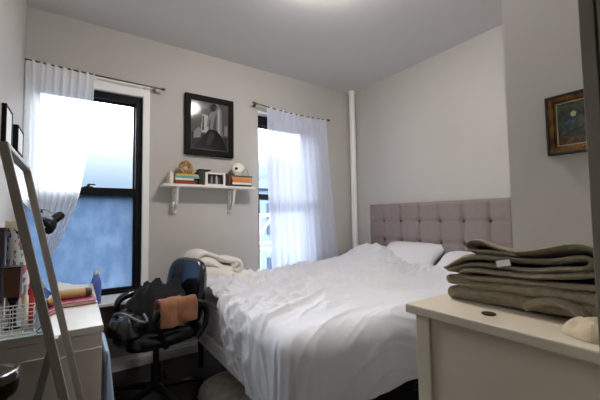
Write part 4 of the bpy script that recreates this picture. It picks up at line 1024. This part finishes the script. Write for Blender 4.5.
ya, yb, za, zb = y0 + 0.0325, y1 - 0.0325, z0 + 0.0325, z1 - 0.0325
pt = B().box((XH - 0.008, ya, za), (XH - 0.0005, yb, zb), 0)
def q_(pts, mi, k):
    pt.poly([(XH - 0.008 - 0.0002 * k, yb + (ya - yb) * a, za + (zb - za) * c) for a, c in pts], (0.00015, 0, 0), mi)
q_([(0.0, 0.0), (1, 0.0), (1, 0.16), (0.6, 0.22), (0.3, 0.18), (0, 0.24)], 3, 1)
q_([(0.08, 0.25), (0.30, 0.30), (0.45, 0.62), (0.30, 0.66), (0.14, 0.5)], 1, 2)
q_([(0.48, 0.28), (0.72, 0.24), (0.85, 0.45), (0.62, 0.58)], 1, 3)
q_([(0.30, 0.66), (0.39, 0.65), (0.42, 0.74), (0.36, 0.79), (0.29, 0.74)], 2, 4)
q_([(0.62, 0.62), (0.70, 0.60), (0.72, 0.70), (0.66, 0.72)], 1, 5)
pt.build('canvas', ['paint_green', 'paint_blue', 'paint_light', 'paint_earth'], gp)

# ------------------------------------------------------------------ outside the windows
fe = thing('fire_escape', 'pale steel fire escape railing outside the window beside the bed', 'fire escape', (2.4, 4.2, -1.0))
for y in (3.75, 4.75):
    for z in (1.22, 0.78, 0.30):
        B().tube([(1.2, y, z), (4.2, y, z)], 0.018, 8).build('rail', 'steel', fe, smooth='auto')
for i in range(8):
    x = 1.3 + i * 0.38
    B().box((x - 0.012, 4.738, 0.15), (x + 0.012, 4.762, 1.22)).build('baluster', 'steel', fe)
for x in (1.75, 2.6, 3.4): B().tube([(x, 3.75, -1.2), (x, 3.75, 1.22)], 0.016, 8).build('post', 'steel', fe, smooth='auto')
for x0, x1 in ((1.3, 2.15), (2.15, 1.3), (2.3, 3.3)): B().tube([(x0, 3.80, 0.15), (x1, 3.80, 1.20)], 0.016, 8).build('brace', 'steel', fe, smooth='auto')
pl = B()
for i in range(14): pl.box((1.2, 3.7 + i * 0.08, 0.11), (4.2, 3.74 + i * 0.08, 0.14))
pl.build('platform', 'steel', fe)
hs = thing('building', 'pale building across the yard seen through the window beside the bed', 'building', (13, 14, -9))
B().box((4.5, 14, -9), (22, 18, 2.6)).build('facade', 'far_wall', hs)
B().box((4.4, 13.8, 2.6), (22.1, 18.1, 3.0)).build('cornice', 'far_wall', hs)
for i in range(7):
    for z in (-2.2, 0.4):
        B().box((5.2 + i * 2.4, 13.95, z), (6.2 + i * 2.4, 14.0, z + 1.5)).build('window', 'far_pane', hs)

# ------------------------------------------------------------------ sky, portals, camera
SKY = 11.0
w = bpy.data.worlds.new('sky'); bpy.context.scene.world = w; w.use_nodes = True
nt = w.node_tree; n = nt.nodes; L = nt.links
bgN = n['Background']; tc = n.new('ShaderNodeTexCoord'); sx_ = n.new('ShaderNodeSeparateXYZ'); L.new(tc.outputs['Generated'], sx_.inputs[0])
rp_ = n.new('ShaderNodeValToRGB'); L.new(sx_.outputs['Z'], rp_.inputs[0])
e = rp_.color_ramp.elements; e[0].position = 0.0; e[0].color = (0.02, 0.027, 0.036, 1); e[1].position = 1.0; e[1].color = (0.70, 0.82, 1.0, 1)
for pos, c in ((0.02, (0.012, 0.017, 0.024, 1)), (0.10, (0.019, 0.025, 0.032, 1)), (0.17, (0.034, 0.039, 0.044, 1)), (0.34, (0.92, 0.97, 1.0, 1))):
    k = e.new(pos); k.color = c
L.new(rp_.outputs[0], bgN.inputs['Color']); bgN.inputs['Strength'].default_value = SKY
for nm, W_, y in (('corner_window_sky_portal', W1, 3.16), ('bed_window_sky_portal', W2, 3.22)):
    ld = bpy.data.lights.new(nm, 'AREA'); ld.shape = 'RECTANGLE'; ld.size = W_[1] - W_[0]; ld.size_y = W_[3] - W_[2]; ld.cycles.is_portal = True
    lo = bpy.data.objects.new(nm, ld); C.objects.link(lo); lo.location = ((W_[0] + W_[1]) / 2, y, (W_[2] + W_[3]) / 2)
    lo.rotation_euler = (-PI / 2, 0, 0)

cd = bpy.data.cameras.new('camera'); co = bpy.data.objects.new('camera', cd); C.objects.link(co)
cd.sensor_fit = 'HORIZONTAL'; cd.sensor_width = 36.0; cd.lens = 327.15 / 600 * 36.0; cd.clip_start = 0.02
yaw, pit, rol = math.radians(34.322), math.radians(3.0995), math.radians(-0.8233)
fwd = Vector((math.sin(yaw) * math.cos(pit), math.cos(yaw) * math.cos(pit), math.sin(pit)))
rt = Vector((math.cos(yaw), -math.sin(yaw), 0)); up = rt.cross(fwd)
r2 = rt * math.cos(rol) + up * math.sin(rol); u2 = -rt * math.sin(rol) + up * math.cos(rol)
co.matrix_world = Matrix(((r2.x, u2.x, -fwd.x, 0.0), (r2.y, u2.y, -fwd.y, 0.0), (r2.z, u2.z, -fwd.z, CAM_Z), (0, 0, 0, 1)))
S = bpy.context.scene; S.camera = co
S.view_settings.view_transform = 'Standard'; S.view_settings.look = 'None'; S.view_settings.gamma = 1; S.view_settings.use_curve_mapping = False
S.view_settings.exposure = 1.55
S.cycles.max_bounces = 14; S.cycles.diffuse_bounces = 8; S.cycles.glossy_bounces = 5; S.cycles.transparent_max_bounces = 16; S.cycles.transmission_bounces = 8
S.cycles.use_denoising = True; S.cycles.sample_clamp_indirect = 6
